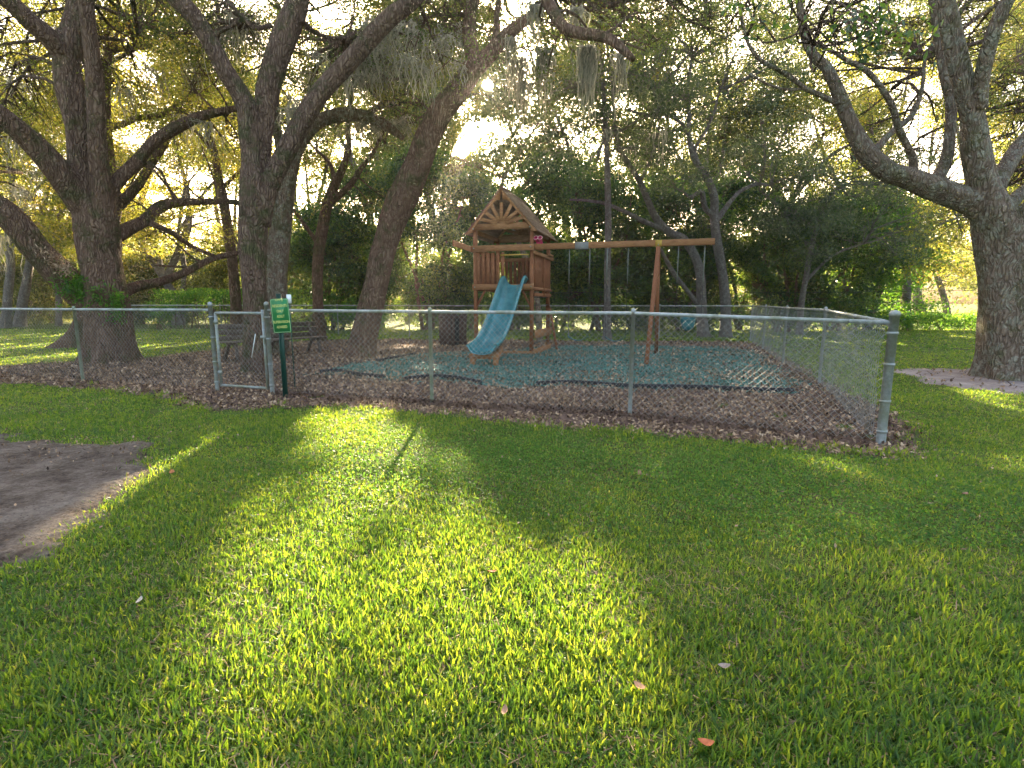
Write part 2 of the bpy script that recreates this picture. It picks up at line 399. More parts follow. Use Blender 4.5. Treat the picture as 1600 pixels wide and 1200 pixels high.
# ------------------------------------------------------------------ where sunlight reaches the ground (gaps in the crowns)
LIT = [gpoly(p) for p in [
    [(440, 650), (520, 632), (600, 640), (655, 690), (700, 705), (745, 765), (800, 830), (850, 870), (915, 850), (985, 940), (1040, 1040), (1090, 1130), (1110, 1200), (260, 1200), (300, 1010), (345, 880), (400, 760), (470, 690)],
    [(372, 668), (330, 700), (215, 775), (60, 860), (0, 900), (0, 870), (80, 815), (190, 745), (330, 680)],
    [(1535, 690), (1600, 705), (1600, 728), (1560, 712)],
    [(1230, 712), (1300, 712), (1350, 728), (1330, 738), (1250, 726)],
    [(1480, 606), (1600, 616), (1600, 645), (1540, 630)],
    [(1255, 860), (1330, 870), (1340, 900), (1270, 890)],
    [(1430, 930), (1520, 945), (1560, 990), (1470, 970)],
    [(0, 538), (120, 533), (112, 541), (0, 548)], [(0, 558), (130, 550), (130, 556), (0, 566)],
    [(-200, 540), (0, 538), (0, 560), (-200, 570)],
    [(212, 540), (330, 532), (330, 536), (212, 547)], [(30, 522), (130, 520), (130, 526), (30, 528)],
    [(1340, 526), (1420, 538), (1420, 542), (1340, 531)], [(1290, 529), (1340, 538), (1330, 542), (1280, 534)],
    [(1190, 520), (1280, 529), (1270, 533), (1190, 524)], [(1410, 570), (1440, 574), (1440, 580), (1400, 575)],
    [(1480, 524), (1540, 528), (1540, 532), (1480, 528)],
    [(495, 618), (630, 628), (625, 642), (500, 632)], [(610, 538), (700, 538), (700, 545), (610, 545)],
    [(640, 566), (700, 570), (700, 590), (650, 590)], [(1120, 528), (1160, 527), (1160, 531), (1120, 532)],
    [(740, 520), (860, 520), (860, 523), (740, 523)],
    [(1360, 485), (1600, 485), (1600, 496), (1360, 492)], [(1380, 498), (1500, 499), (1500, 507), (1380, 505)],
]]
def in_light_gap(P):
    t = P[:, 2] / S[2]; gx = P[:, 0] - S[0] * t; gy = P[:, 1] - S[1] * t
    lit = np.zeros(len(P), bool)
    for p in LIT[:6]: lit |= in_poly(gx, gy, p)
    return lit
def sun_keep(P):
    """False for leaves whose shadow would fall on the sunlit patches"""
    t = P[:, 2] / S[2]; gx = P[:, 0] - S[0] * t; gy = P[:, 1] - S[1] * t
    jx = gx + .10 * n2(gx, gy, 2.3, 3) + .05 * n2(gx, gy, 7, 9); jy = gy + .14 * n2(gx, gy, 2.0, 6)
    lit = np.zeros(len(P), bool)
    for p in LIT: lit |= in_poly(jx, jy, p)
    dapple = n2(gx * 1.5 + gy * .07, gy * .5, 1.9, 12) > .34
    rnd = RNG.random(len(P)) < .004
    return ~lit | (dapple & (RNG.random(len(P)) < .42)) | rnd

# sunward leaves near the sun's line are kept off the disc itself
def disc_keep(P):
    px, py, f = to_px(P); r = np.hypot(px - SUN_PX[0], (py - SUN_PX[1]))
    return ~((f > 0) & (r < 9))

# ------------------------------------------------------------------ leaves
def leaf_mesh(name, C, L, wid, tint, up=.35, droop=.3):
    n = len(C)
    d = RNG.normal(size=(n, 3)); d[:, 2] -= droop; d /= np.linalg.norm(d, axis=1)[:, None]
    nn = RNG.normal(size=(n, 3)); nn[:, 2] += up * 3; s = np.cross(d, nn); s /= np.linalg.norm(s, axis=1)[:, None] + 1e-9
    fold = np.cross(s, d)
    L = np.broadcast_to(L, n)[:, None] * RNG.uniform(.65, 1.3, (n, 1)); W = L * wid
    a = C - d * L * .5; b = C + d * L * .5; m1 = C + s * W * .5 + fold * W * .12; m2 = C - s * W * .5 + fold * W * .12
    V = np.stack([a, m1, b, m2], 1).reshape(-1, 3)
    q = np.arange(n)[:, None] * 4 + np.arange(4)[None]
    return np_mesh(name, V, [q], False, [tint])

KB = 1.9; KP = 2.6
def clumps(blobs, per_m3=2.2, leaves=42, sr=.30, flat=.6):
    """blobs: (x,y,z,r,squash) -> leaf centres, tints and sub-clump centres"""
    Cs = []; T = []; subs = []
    for (x, y, z, r, sq) in blobs:
        vol = 4.19 * r ** 3 * sq; k = max(3, int(vol * per_m3 * KP))
        u = RNG.normal(size=(k, 3)); u /= np.linalg.norm(u, axis=1)[:, None]
        rr = r * RNG.random(k) ** .42
        c = u * rr[:, None]; c[:, 2] *= sq; c += np.array([x, y, z]); subs.append(c)
        srk = sr * RNG.uniform(.6, 1.35, k)
        off = RNG.normal(size=(k, leaves, 3)) * srk[:, None, None] * .62; off[..., 2] *= flat
        Cs.append((c[:, None] + off).reshape(-1, 3))
        tt = RNG.uniform(.02, .85, (k, 1)) + RNG.normal(size=(k, leaves)) * .08
        T.append(np.clip(tt, 0, 1).ravel())
    return np.concatenate(Cs), np.concatenate(T), subs

def twig_net(mb, nodes, blobs, subs, r0=.035, seed=0):
    """a branch from the nearest limb node out to each blob, twigs to its clumps"""
    nodes = np.asarray(nodes)
    A = []; B = []; ra = []; rb = []
    for (x, y, z, r, sq), sc in zip(blobs, subs):
        c = np.array([x, y, z])
        if not in_light_gap(c[None])[0]: pass
        else: sc = sc[:0]; continue
        dist = np.linalg.norm((nodes - c) * np.array([1, 1, 1.3]), axis=1); k = int(np.argmin(dist)); s = nodes[k]
        D = np.linalg.norm(c - s); m = 7
        t = np.linspace(0, 1, m)[:, None]
        side = RNG.normal(size=3) * D * .10; side2 = RNG.normal(size=3) * D * .06
        path = s + (c - s) * t + np.sin(pi * t) * side + np.sin(2 * pi * t) * side2 + np.array([0, 0, 1]) * np.sin(pi * t) * D * .06
        if in_light_gap(path).mean() > .12: continue
        rr = np.linspace(min(.05, r0 * (.5 + .18 * D)), .009, m)
        mb.tube(path, rr, 6, False)
        for q in sc:
            j = RNG.integers(2, m); p0 = path[j]; mid = (p0 + q) / 2 + RNG.normal(size=3) * .12
            if in_light_gap(np.array([q, mid])).any(): continue
            A += [p0, mid]; B += [mid, q]; ra += [.014, .008]; rb += [.008, .003]
    if A: mb.segs(A, B, np.array(ra), np.array(rb), 3)
    return bool(mb.v)

def limb(mb, pts, Y, dY=0, sides=14, flare=0, lobes=5, rough=.05, per=6):
    """pts: (px, py, width in px) in the photo; depth runs from Y to Y+dY"""
    n = len(pts); P = []; rad = []
    for i, p in enumerate(pts):
        yy = Y + dY * i / max(1, n - 1); q = at(p[0], p[1], yy); P.append(q)
        _, _, f = to_px(q); rad.append(p[2] / 2 * f / F)
    if flare: P[0][2] = height(P[0][0], P[0][1]) - .12
    Q = smooth_path(np.column_stack([P, rad]), per); ph = RNG.uniform(0, 6, 6)
    z0 = P[0][2]
    def rf(th, t, p):
        h = p[2] - z0; fl = flare * 1.5 * math.exp(-max(0, h) / .34)
        return 1 + rough * np.sin(3 * th + ph[0] + h * 1.7) + rough * .7 * np.sin(5 * th + ph[1] - h * 2.3) + rough * .6 * np.sin(2 * th + ph[2] + h * 4) \
            + fl * (.55 + .45 * np.cos(lobes * th + ph[3]))
    mb.tube(Q[:, :3], np.maximum(Q[:, 3], .006), sides, True, rf)
    return Q[:, :3]

def strands(points, name, mat, parent, n=14, L=(.35, 1.0), spread=.12, wid=.012, **k):
    """hanging moss: wavy tapering ribbons"""
    m = 6
    for p in points:
        V = []; T = []
        ln0 = RNG.uniform(*L)
        for _ in range(int(n * 1.5)):
            a = np.array(p) + np.array([RNG.normal() * spread, RNG.normal() * spread, RNG.uniform(-.05, .05)])
            ln = ln0 * RNG.uniform(.15, 1.1) ** 1.2; ang = RNG.uniform(0, pi); dx = np.array([math.cos(ang), math.sin(ang), 0]); ph = RNG.uniform(0, 6)
            tt = RNG.uniform(0, 1); V += [np.array(p) - dx * .004, np.array(p) + dx * .004, a + dx * wid, a - dx * wid]; T.append(tt)
            for i in range(m):
                t0 = i / m; t1 = (i + 1) / m
                c0 = a + np.array([math.sin(ph + t0 * 9) * .035 * (1 - .3 * t0), math.cos(ph + t0 * 7) * .03, -ln * t0]); c1 = a + np.array([math.sin(ph + t1 * 9) * .035 * (1 - .3 * t1), math.cos(ph + t1 * 7) * .03, -ln * t1])
                w0 = wid * (1.2 - t0) * RNG.uniform(.7, 1.3); w1 = wid * (1.2 - t1)
                V += [c0 - dx * w0, c0 + dx * w0, c1 + dx * w1, c1 - dx * w1]; T.append(tt)
        q = np.arange(len(T))[:, None] * 4 + np.arange(4)[None]
        link(name, np_mesh(name, np.array(V), [q], False, [np.array(T)]), mat, parent, **k)

def region(px0, px1, py0, py1, Y0, Y1, n, r0, r1, sq=.6):
    out = []
    for _ in range(int(n * KB)):
        Y = RNG.uniform(Y0, Y1); p = at(RNG.uniform(px0, px1), RNG.uniform(py0, py1), Y)
        out.append((*p, RNG.uniform(r0, r1), sq))
    return out

def crown_for(root, nodes, blobs, mat, L, wid=.45, per_m3=2.2, leaves=42, sr=.30, barkmat=None, r0=.035, name='crown', net=True):
    C, T, subs = clumps(blobs, per_m3, leaves, sr)
    if net:
        mb = MB()
        if twig_net(mb, nodes, blobs, subs, r0): mb.build('branches', barkmat, root, True)
    k = sun_keep(C) & disc_keep(C); C = C[k]; T = T[k]
    link(name, leaf_mesh(name, C, L, wid, T), mat, root)
    return len(C)

# ================================================================== GROUND
def grid_sheet(name, mat, inside, x0, x1, y0, y1, res, dz, **k):
    xs = np.arange(x0, x1 + res, res); ys = np.arange(y0, y1 + res, res)
    X, Y = np.meshgrid(xs, ys); V = np.stack([X, Y, height(X, Y) + dz], -1).reshape(-1, 3)
    nx = len(xs); i, j = np.meshgrid(np.arange(len(ys) - 1), np.arange(nx - 1), indexing='ij')
    a = (i * nx + j).ravel(); q = np.stack([a, a + 1, a + nx + 1, a + nx], -1)
    if inside is not None:
        c = V[q].mean(1); q = q[inside(c[:, 0], c[:, 1])]
        used = np.unique(q); mp = -np.ones(len(V), int); mp[used] = np.arange(len(used)); V = V[used]; q = mp[q]
    return link(name, np_mesh(name, V, [q], True), mat, **k)

xs = np.concatenate([[-400, -150, -80], np.arange(-40, 40.1, .5), [80, 150, 400]]); ys = np.concatenate([[-200, -60, -20], np.arange(-6, 60.1, .5), [90, 150, 400, 900]])
X, Y = np.meshgrid(xs, ys); V = np.stack([X, Y, height(X, Y)], -1).reshape(-1, 3); nx = len(xs)
i, j = np.meshgrid(np.arange(len(ys) - 1), np.arange(nx - 1), indexing='ij'); a = (i * nx + j).ravel()
link('lawn', np_mesh('lawn', V, [np.stack([a, a + 1, a + nx + 1, a + nx], -1)], True), M['lawn'], kind='structure')

MULCH = gpoly([(-400, 590), (-150, 577), (0, 572), (110, 567), (215, 562), (335, 547), (400, 538), (500, 531), (700, 531), (900, 533), (1165, 534), (1200, 545), (1235, 567),
               (1290, 597), (1390, 640), (1440, 680), (1425, 700), (1380, 706), (1200, 692), (985, 676), (850, 668), (750, 658), (640, 641), (540, 634), (470, 637), (380, 644), (290, 640), (250, 618), (130, 607), (0, 600), (-150, 600), (-400, 620)])
RUB = gpoly([(497, 583), (540, 572), (590, 563), (650, 553), (760, 549), (880, 541), (1000, 540), (1130, 542), (1170, 549), (1210, 573), (1250, 612), (1150, 610), (985, 605), (840, 602), (820, 608), (740, 600), (640, 596), (560, 590)])
DIRT = gpoly([(-700, 700), (-200, 672), (0, 684), (60, 690), (110, 690), (180, 695), (245, 722), (258, 738), (200, 775), (145, 828), (85, 880), (0, 935), (-200, 1090), (-700, 1250)])
SAND = gpoly([(1395, 580), (1450, 575), (1530, 577), (1600, 585), (1900, 600), (1900, 660), (1600, 616), (1500, 606), (1440, 596)])
def soft(poly, j=.16, k=0):
    return lambda x, y: in_poly(x + j * n2(x, y, 2.2, k) + j * .5 * n2(x, y, 7, k + 4), y + j * n2(x, y, 2.0, k + 8) + j * .5 * n2(x, y, 6.5, k + 2), poly)
in_mulch, _rub, in_dirt, in_sand = soft(MULCH, .14, 0), soft(RUB, .30, 5), soft(DIRT, .26, 9), soft(SAND, .2, 3)
def near_edge(ins, x, y, r):
    e = np.zeros(np.shape(x), bool)
    for a in np.linspace(0, 2 * pi, 8, endpoint=False): e |= ~ins(x + r * math.cos(a), y + r * math.sin(a))
    return e
def in_rub(x, y): return _rub(x, y) & (n2(x, y, 1.9, 10) + .6 * n2(x, y, 6, 2) > -.62)
grid_sheet('mulch_bed', M['mulch'], in_mulch, -16, 9.5, 4, 21.5, .07, .006, kind='structure')
grid_sheet('rubber_surface', M['rubber'], in_rub, -5, 8, 7, 18.5, .05, .012, kind='structure')
dp_ = grid_sheet('dirt_path', M['dirt'], in_dirt, -8, -1.5, 2.2, 7, .03, .026, kind='structure')
_c = np.array([v.co[:] for v in dp_.data.vertices]); _e = near_edge(in_dirt, _c[:, 0], _c[:, 1], .05); _e2 = near_edge(in_dirt, _c[:, 0], _c[:, 1], .14)
for v, e_, f_ in zip(dp_.data.vertices, _e, _e2): v.co.z += -.034 * e_ - .012 * f_ + float(.010 * n2(v.co.x, v.co.y, 3.1, 7) + .006 * n2(v.co.x, v.co.y, 11, 2))
grid_sheet('sandy_track', M['sand'], in_sand, 5.5, 16, 7, 11, .06, .006, kind='structure')
grid_sheet('distant_path', M['sand'], lambda x, y: (np.abs(y - 52 - n2(x, y, .05) * 2) < 4.0), 10, 90, 40, 62, 1.0, .02, kind='structure')

# ------------------------------------------------------------------ grass
def blades(name, P, L, W, tint, mat, lean=.55, **k):
    n = len(P); az = RNG.uniform(0, 2 * pi, n); ln = np.abs(RNG.normal(0, lean, n)).clip(.05, 1.25)
    d = np.stack([np.cos(az) * np.sin(ln), np.sin(az) * np.sin(ln), np.cos(ln)], -1)
    fa = az + pi / 2 + RNG.normal(0, .5, n); s = np.stack([np.cos(fa), np.sin(fa), np.zeros(n)], -1)
    d2 = d + np.stack([np.cos(az), np.sin(az), -.35 * np.ones(n)], -1) * RNG.uniform(.1, .7, n)[:, None]; d2 /= np.linalg.norm(d2, axis=1)[:, None]
    L = L[:, None]; W = W[:, None]
    mid = P + d * L * .55; tip = mid + d2 * L * .45
    V = np.stack([P - s * W * .4, P + s * W * .4, mid + s * W * .5, mid - s * W * .5, tip], 1).reshape(-1, 3)
    b = np.arange(n)[:, None] * 5
    return link(name, np_mesh(name, V, [b + np.array([[0, 1, 2, 3]]), b + np.array([[3, 2, 4]])], False, [tint, tint]), mat, **k)

def scatter(x0, x1, y0, y1, dens, cone=1.12, marg=.6):
    A = (x1 - x0) * (y1 - y0); n = int(A * dens); x = RNG.uniform(x0, x1, n); y = RNG.uniform(y0, y1, n)
    k = np.abs(x) < y * cone + marg; return x[k], y[k]
def lawn_zone(x, y): return ~(in_mulch(x, y) | in_dirt(x, y) | in_sand(x, y) | in_rub(x, y))
CLOVER = gpoly([(560, 700), (660, 675), (900, 690), (1200, 705), (1600, 760), (1800, 800), (1800, 960), (1500, 900), (1250, 870), (1000, 830), (860, 800), (760, 740), (640, 790), (500, 780), (400, 770), (420, 720)])
in_clover = soft(CLOVER, .25, 7)
def grass_bands():
    bands = [(.8, 2.0, 23000, .050, .0054), (2.0, 3.0, 19000, .046, .0055), (3.0, 4.2, 13000, .042, .006), (4.2, 6.0, 7000, .038, .0075), (6.0, 9.0, 3000, .036, .010), (9, 14, 800, .04, .016), (14, 26, 260, .05, .028)]
    Ps = []; Ls = []; Ws = []; Ts = []
    for (y0, y1, dn, ln, wd) in bands:
        nodes = dn / 3.5
        x, y = scatter(-y1 * 1.1 - 2.4, y1 * 1.1 + 2.4, y0, y1, nodes, 1.1, 2.4)
        z = lawn_zone(x + RNG.normal(0, .12, len(x)), y + RNG.normal(0, .14, len(x))); x = x[z]; y = y[z]
        cl = in_clover(x + RNG.normal(0, .4, len(x)), y + RNG.normal(0, .35, len(x))); thin = n2(x, y, 1.5, 14)
        keep = (RNG.random(len(x)) < np.where(cl, .42, 1)) & (RNG.random(len(x)) < .88 + .38 * thin + .28 * n2(x, y, 4.3, 3)); x = x[keep]; y = y[keep]; cl = cl[keep]
        k = RNG.integers(2, 6, len(x)); x = np.repeat(x, k); y = np.repeat(y, k); cl = np.repeat(cl, k)
        nt_ = np.repeat(RNG.uniform(.0, .8, len(k)), k)
        x = x + RNG.normal(0, .016, len(x)); y = y + RNG.normal(0, .016, len(x))
        l = ln * RNG.uniform(.45, 1.35, len(x)) * (1 + .25 * n2(x, y, 1.7, 2)) * np.where(cl, .6, 1)
        w_ = wd * RNG.uniform(.4, 1.45, len(x)); t = np.clip(nt_ + RNG.normal(0, .12, len(x)) + .14 * n2(x, y, .9, 5) + .12 * n2(x, y, 3.1, 9), 0, .9)
        t = np.where(RNG.random(len(x)) < .15 + .10 * n2(x, y, 2.2, 11), RNG.uniform(.93, 1, len(x)), t)
        l = np.where(t > .92, l * .55, l)
        Ps.append(np.stack([x, y, height(x, y)], -1)); Ls.append(l); Ws.append(w_); Ts.append(t)
    return np.concatenate(Ps), np.concatenate(Ls), np.concatenate(Ws), np.concatenate(Ts)
P, Lb, Wb, Tb = grass_bands()
blades('lawn_grass', P, Lb, Wb, Tb, M['grass'], .95, label='green grass blades covering the lawn', cat='grass', kind='stuff')
NB = len(P)
# dead thatch lying flat between the blades
xa = []; ya = []
for y0, y1, dn in ((1.0, 2.4, 1700), (2.4, 4.2, 800), (4.2, 7, 250)):
    x, y = scatter(-y1 * 1.1 - 2.4, y1 * 1.1 + 2.4, y0, y1, dn, 1.1, 2.4); k = lawn_zone(x, y) & (RNG.random(len(x)) < .55 + .5 * n2(x, y, 1.9, 6)); xa.append(x[k]); ya.append(y[k])
x = np.concatenate(xa); y = np.concatenate(ya); n = len(x); az = RNG.uniform(0, 2 * pi, n); ln = RNG.uniform(.02, .075, n)
A = np.stack([x, y, height(x, y) + RNG.uniform(.004, .020, n)], -1); d = np.stack([np.cos(az) * ln, np.sin(az) * ln, RNG.normal(0, .008, n)], -1); sd = np.stack([-np.sin(az), np.cos(az), np.zeros(n)], -1) * RNG.uniform(.0009, .0024, n)[:, None]
V = np.stack([A - sd, A + sd, A + d + sd * .5, A + d - sd * .5], 1).reshape(-1, 3); q = np.arange(n)[:, None] * 4 + np.arange(4)[None]
link('thatch', np_mesh('thatch', V, [q], False, [RNG.uniform(.1, .7, n)]), M['litter'], label='dead straw-coloured grass thatch lying between the blades', cat='dead grass', kind='stuff')

# broad-leaved ground cover
x, y = scatter(-6, 9, 2.6, 7.5, 5200, 1.15); k = lawn_zone(x, y) & (in_clover(x + RNG.normal(0, .4, len(x)), y + RNG.normal(0, .35, len(x))) | (RNG.random(len(x)) < .06)) & (RNG.random(len(x)) < .75 + .4 * n2(x, y, 1.8, 13)); x = x[k]; y = y[k]
C = np.stack([x, y, height(x, y) + RNG.uniform(.01, .055, len(x))], -1)
link('ground_cover', leaf_mesh('ground_cover', C, .019, .75, np.clip(RNG.normal(.5, .25, len(x)), 0, 1), up=1.2, droop=0), M['clover'],
     label='low broad-leaved weeds mixed in the shaded lawn', cat='ground cover', kind='stuff')

# leaf litter in and around the bed
def litter():
    xs_, ys_ = [], []
    for y0, y1, d in ((2.2, 4, 260), (4, 7, 620), (7, 10, 380), (10, 14, 190), (14, 22, 90)):
        x, y = scatter(-y1 * 1.1, 9.5, y0, y1, d, 1.1)
        m = in_mulch(x, y) | (in_mulch(x, y + .22) | in_mulch(x - .2, y)) & (RNG.random(len(x)) < .35)
        r = in_rub(x + RNG.normal(0, .28, len(x)), y + RNG.normal(0, .4, len(x))); m &= (~r) | (RNG.random(len(x)) < .46 + .38 * n2(x, y, 1.3, 8))
        m |= in_sand(x, y) & (RNG.random(len(x)) < .12); m |= in_dirt(x, y) & (RNG.random(len(x)) < .30 + .45 * n2(x, y, 1.7, 3))
        m |= lawn_zone(x, y) & (RNG.random(len(x)) < .022)
        xs_.append(x[m]); ys_.append(y[m])
    return np.concatenate(xs_), np.concatenate(ys_)
x, y = litter()
t = np.clip(RNG.beta(2, 2.6, len(x)) + .12 * n2(x, y, 1.2, 4), 0, 1)
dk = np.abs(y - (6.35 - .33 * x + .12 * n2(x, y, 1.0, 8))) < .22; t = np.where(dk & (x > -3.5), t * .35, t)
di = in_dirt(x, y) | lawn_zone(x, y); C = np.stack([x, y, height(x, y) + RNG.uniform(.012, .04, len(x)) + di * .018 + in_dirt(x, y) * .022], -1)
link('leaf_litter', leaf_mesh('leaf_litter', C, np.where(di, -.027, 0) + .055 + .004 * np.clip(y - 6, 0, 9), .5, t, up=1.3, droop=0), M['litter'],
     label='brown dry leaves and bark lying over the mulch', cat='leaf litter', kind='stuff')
x, y = scatter(-5, 8, 7.5, 18, 900, 1.1); k = in_rub(x + RNG.normal(0, .12, len(x)), y + RNG.normal(0, .2, len(x))) & (RNG.random(len(x)) < .7 + .5 * n2(x, y, 1.3, 6)); x = x[k]; y = y[k]
C = np.stack([x, y, height(x, y) + RNG.uniform(.018, .03, len(x))], -1)
link('rubber_chips', leaf_mesh('rubber_chips', C, .05, .45, np.clip(RNG.beta(2, 2.2, len(x)), 0, 1), up=1.5, droop=0), M['chips'],
     label='teal green rubber chips under the playset', cat='rubber mulch', kind='stuff')
# weeds along the bed's edge
ex = []
for p0, p1 in (((140, 606), (330, 640)), ((430, 634), (760, 660)), ((760, 660), (1200, 694)), ((1200, 694), (1420, 700))):
    for t in RNG.random(26): g = G(p0[0] + (p1[0] - p0[0]) * t, p0[1] + (p1[1] - p0[1]) * t + RNG.normal() * 4); ex.append(g)
ex = np.array(ex); k = 26; P = np.repeat(ex, k, 0) + np.column_stack([RNG.normal(0, .05, len(ex) * k), RNG.normal(0, .04, len(ex) * k), np.zeros(len(ex) * k)])
P[:, 2] = height(P[:, 0], P[:, 1])
blades('edge_weeds', P, RNG.uniform(.03, .09, len(P)), RNG.uniform(.006, .012, len(P)), RNG.uniform(.3, .9, len(P)), M['grass'], .8,
       label='scattered weed tufts growing along the mulch edge', cat='weeds', kind='stuff')

# black edging strips round the rubber surface
for pts, lab in (([(838, 603), (900, 601), (985, 606), (1100, 609), (1240, 613)], 'long black plastic edging strip at the front right of the teal surface'),
                 ([(632, 596), (680, 592), (715, 594), (752, 601)], 'short curved black edging strip before the slide'),
                 ([(500, 584), (530, 582), (560, 588), (600, 592)], 'black edging strip at the left tip of the teal surface'),
                 ([(588, 566), (620, 560), (650, 554)], 'black edging strip behind the leaning oak foot')):
    Q = smooth_path([G(*p) for p in pts], 8); Q[:, 2] = height(Q[:, 0], Q[:, 1]) + .03
    mb = MB()
    for a, b in zip(Q[:-1], Q[1:]): mb.beam(a, b, .035, .09)
    mb.build('edging_strip', M['edging'], label=lab, cat='garden edging', group='black edging strips round the teal surface')

# single fallen leaves on the lawn
for px, py, ln, lab, c in ((767, 908, .085, 'reddish brown fallen leaf in the bright grass right of centre', (.30, .09, .04)),
                           (998, 1094, .06, 'tan oval fallen leaf low in the foreground grass', (.42, .22, .12)),
                           (789, 1131, .05, 'small upright tan leaf near the bottom centre', (.36, .20, .12)),
                           (1130, 1064, .06, 'greyish rounded leaf in the shaded grass at lower right', (.24, .19, .15)),
                           (1100, 1186, .07, 'red brown fallen leaf at the bottom edge', (.38, .12, .05)),
                           (1506, 780, .09, 'brown leaf lying in the shaded weeds at far right', (.26, .15, .09)),
                           (1309, 735, .07, 'pale leaf lying below the fence corner', (.45, .38, .28)),
                           (220, 952, .06, 'pale leaf in the dark grass at left', (.45, .38, .28)),
                           (270, 748, .09, 'orange brown leaf beside the dirt patch tip', (.36, .14, .05)),
                           (1000, 745, .10, 'brown curled leaf in the shaded lawn below the middle fence post', (.24, .13, .08))):
    g = GH(px, py); mb = MB(); m = 7; V = []
    for i in range(m):
        t = i / (m - 1); wv = ln * .28 * math.sin(pi * min(1, t * .96 + .02)) ** .8; zc = .25 * ln * (t - .5) ** 2 * 4
        V += [(ln * (t - .5), -wv, zc + wv * .5), (ln * (t - .5), 0, zc), (ln * (t - .5), wv, zc + wv * .5)]
    q = [[i * 3 + j, i * 3 + 3 + j, i * 3 + 4 + j, i * 3 + 1 + j] for i in range(m - 1) for j in (0, 1)]
    mb.add(V, [np.array(q)])
    o = mb.build('fallen_leaf', plain('dry_leaf_%d' % px, c, .7, .2, 0, .3, 60), None, True, label=lab, cat='leaf', group='single leaves fallen on the lawn')
    o.scale = (.72, .72, .72); o.location = (g[0], g[1], g[2] + (.040 if g[1] < 3.4 else .030)); o.rotation_euler = (RNG.uniform(-.3, .3), RNG.uniform(-.3, .3), RNG.uniform(0, 6))

# ================================================================== FENCES
HF = 1.19
def chain(mb, A, B, z0=.04, z1=1.215, c=.036, r=.0017, off=.03):
    A = np.asarray(A, float); B = np.asarray(B, float); D = B - A; Ln = np.linalg.norm(D[:2]); d = D / Ln
    nrm = np.array([d[1], -d[0], 0]); n = int(Ln / c); m = int((z1 - z0) / c)
    ii, kk = np.meshgrid(np.arange(n), np.arange(m), indexing='ij'); ii = ii.ravel(); kk = kk.ravel()
    def pt(i, k):
        col = i + ((k + i) % 2); s = (i + ((i + k) % 2)) * c
        wob = .012 * np.sin(s * 2.3 + 1) * np.sin(k * .25) + .006 * np.sin(s * 9 + k * .7)
        return A[None] + d[None] * s[:, None] + nrm[None] * wob[:, None] + np.array([0, 0, 1])[None] * (z0 + k * c + .006 * np.sin(s * 3.1))[:, None] + nrm[None] * (off + .002 * ((i % 2) * 2 - 1))[:, None]
    mb.segs(pt(ii, kk), pt(ii, kk + 1), r, r, 3)
def fence_run(name, pts, label, posts, wire_r=.0017, rail_mat='rail', post_mat=None, end_r={}, off=.03, c=.036, step=.06):
    """pts: polyline of ground points; posts: list of indices or points that carry a post"""
    root = empty(name, tuple(pts[0]), label=label, cat='fence'); o0 = np.array(pts[0])
    rel = [np.array(p) - o0 for p in pts]
    mb = MB(); top = [p + np.array([0, 0, HF]) for p in rel]
    mb.tube(top, [.021] * len(top), 12); mb.build('top_rail', M[rail_mat], root, True)
    mb = MB()
    for a, b in zip(rel[:-1], rel[1:]): chain(mb, a, b, r=wire_r, off=off, c=c)
    mb.build('chain_link', M['wire'], root)
    for i, p in enumerate(posts):
        q = np.array(p) - o0; r = end_r.get(i, .024); h = HF + (.09 if i in end_r else .03); mb = MB()
        lean = RNG.normal(0, .004, 2)
        mb.lathe([(r, -.1), (r, h - .03), (r * 1.12, h - .03), (r * 1.12, h), (r * .8, h + .022), (.002, h + .03)], 18, tuple(q))
        pm = M['algae'] if (post_mat and i in post_mat) else M['galv']
        po = mb.build('post', pm, root, True)
        if i in end_r:
            for z in (.12, .42, .78, 1.08):
                mb = MB(); mb.lathe([(r + .001, z), (r + .006, z), (r + .006, z + .026), (r + .001, z + .026)], 18, tuple(q))
                mb.build('tension_band', M['galv'], po)
    # wire ties along the rail
    mb = MB(); A = []; B = []
    for a, b in zip(top[:-1], top[1:]):
        L_ = np.linalg.norm(b - a); d = (b - a) / L_
        for s in np.arange(.3, L_, .6):
            p = a + d * s; A = []; B = []; mb = MB()
            for k in range(6):
                t0, t1 = k * pi / 3, (k + 1) * pi / 3; nn = np.array([d[1], -d[0], 0])
                A.append(p + (nn * math.cos(t0) + np.array([0, 0, 1]) * math.sin(t0)) * .024); B.append(p + (nn * math.cos(t1) + np.array([0, 0, 1]) * math.sin(t1)) * .024)
            mb.segs(A, B, .003, .003, 4); mb.build('wire_tie', M['wire'], root)
    return root
g = lambda px, py: GH(px, py)
pL2 = g(-360, 581); pL = g(130, 596); pG0 = g(340, 611); pG1 = g(426, 617); p1 = g(675, 628); p2 = g(984, 648)
corner = np.array([3.63, 5.02, 0.0]); corner[2] = height(corner[0], corner[1])
s1 = g(1280, 598); s2 = g(1223, 568); s3 = g(1192, 546); bc = np.array([8.16, 18.0, 0])
dr = (pL - pG0); pL2 = pL + dr * 1.03; pL3 = pL2 + dr; pL2[2] = pL3[2] = 0
fence_run('chain_link_fence', [pL3, pL2, pL, pG0], 'front chain-link fence left of the gate, before the fern-covered oak', [pL3, pL2, pL, pG0], end_r={3: .030}, post_mat={2})
fence_run('chain_link_fence', [pG1, p1, p2, corner], 'long front chain-link fence right of the gate, ending at the thick corner post', [pG1, p1, p2, corner], end_r={0: .030, 3: .042}, post_mat={1})
fence_run('chain_link_fence', [corner + np.array([.03, .12, 0]), s1, s2, s3, bc], 'side chain-link fence running back from the thick corner post', [s1, s2, s3], off=-.03)
bp = [bc, g(1029, 530), g(888, 529), g(745, 527), g(640, 525), g(529, 522), g(400, 520)]
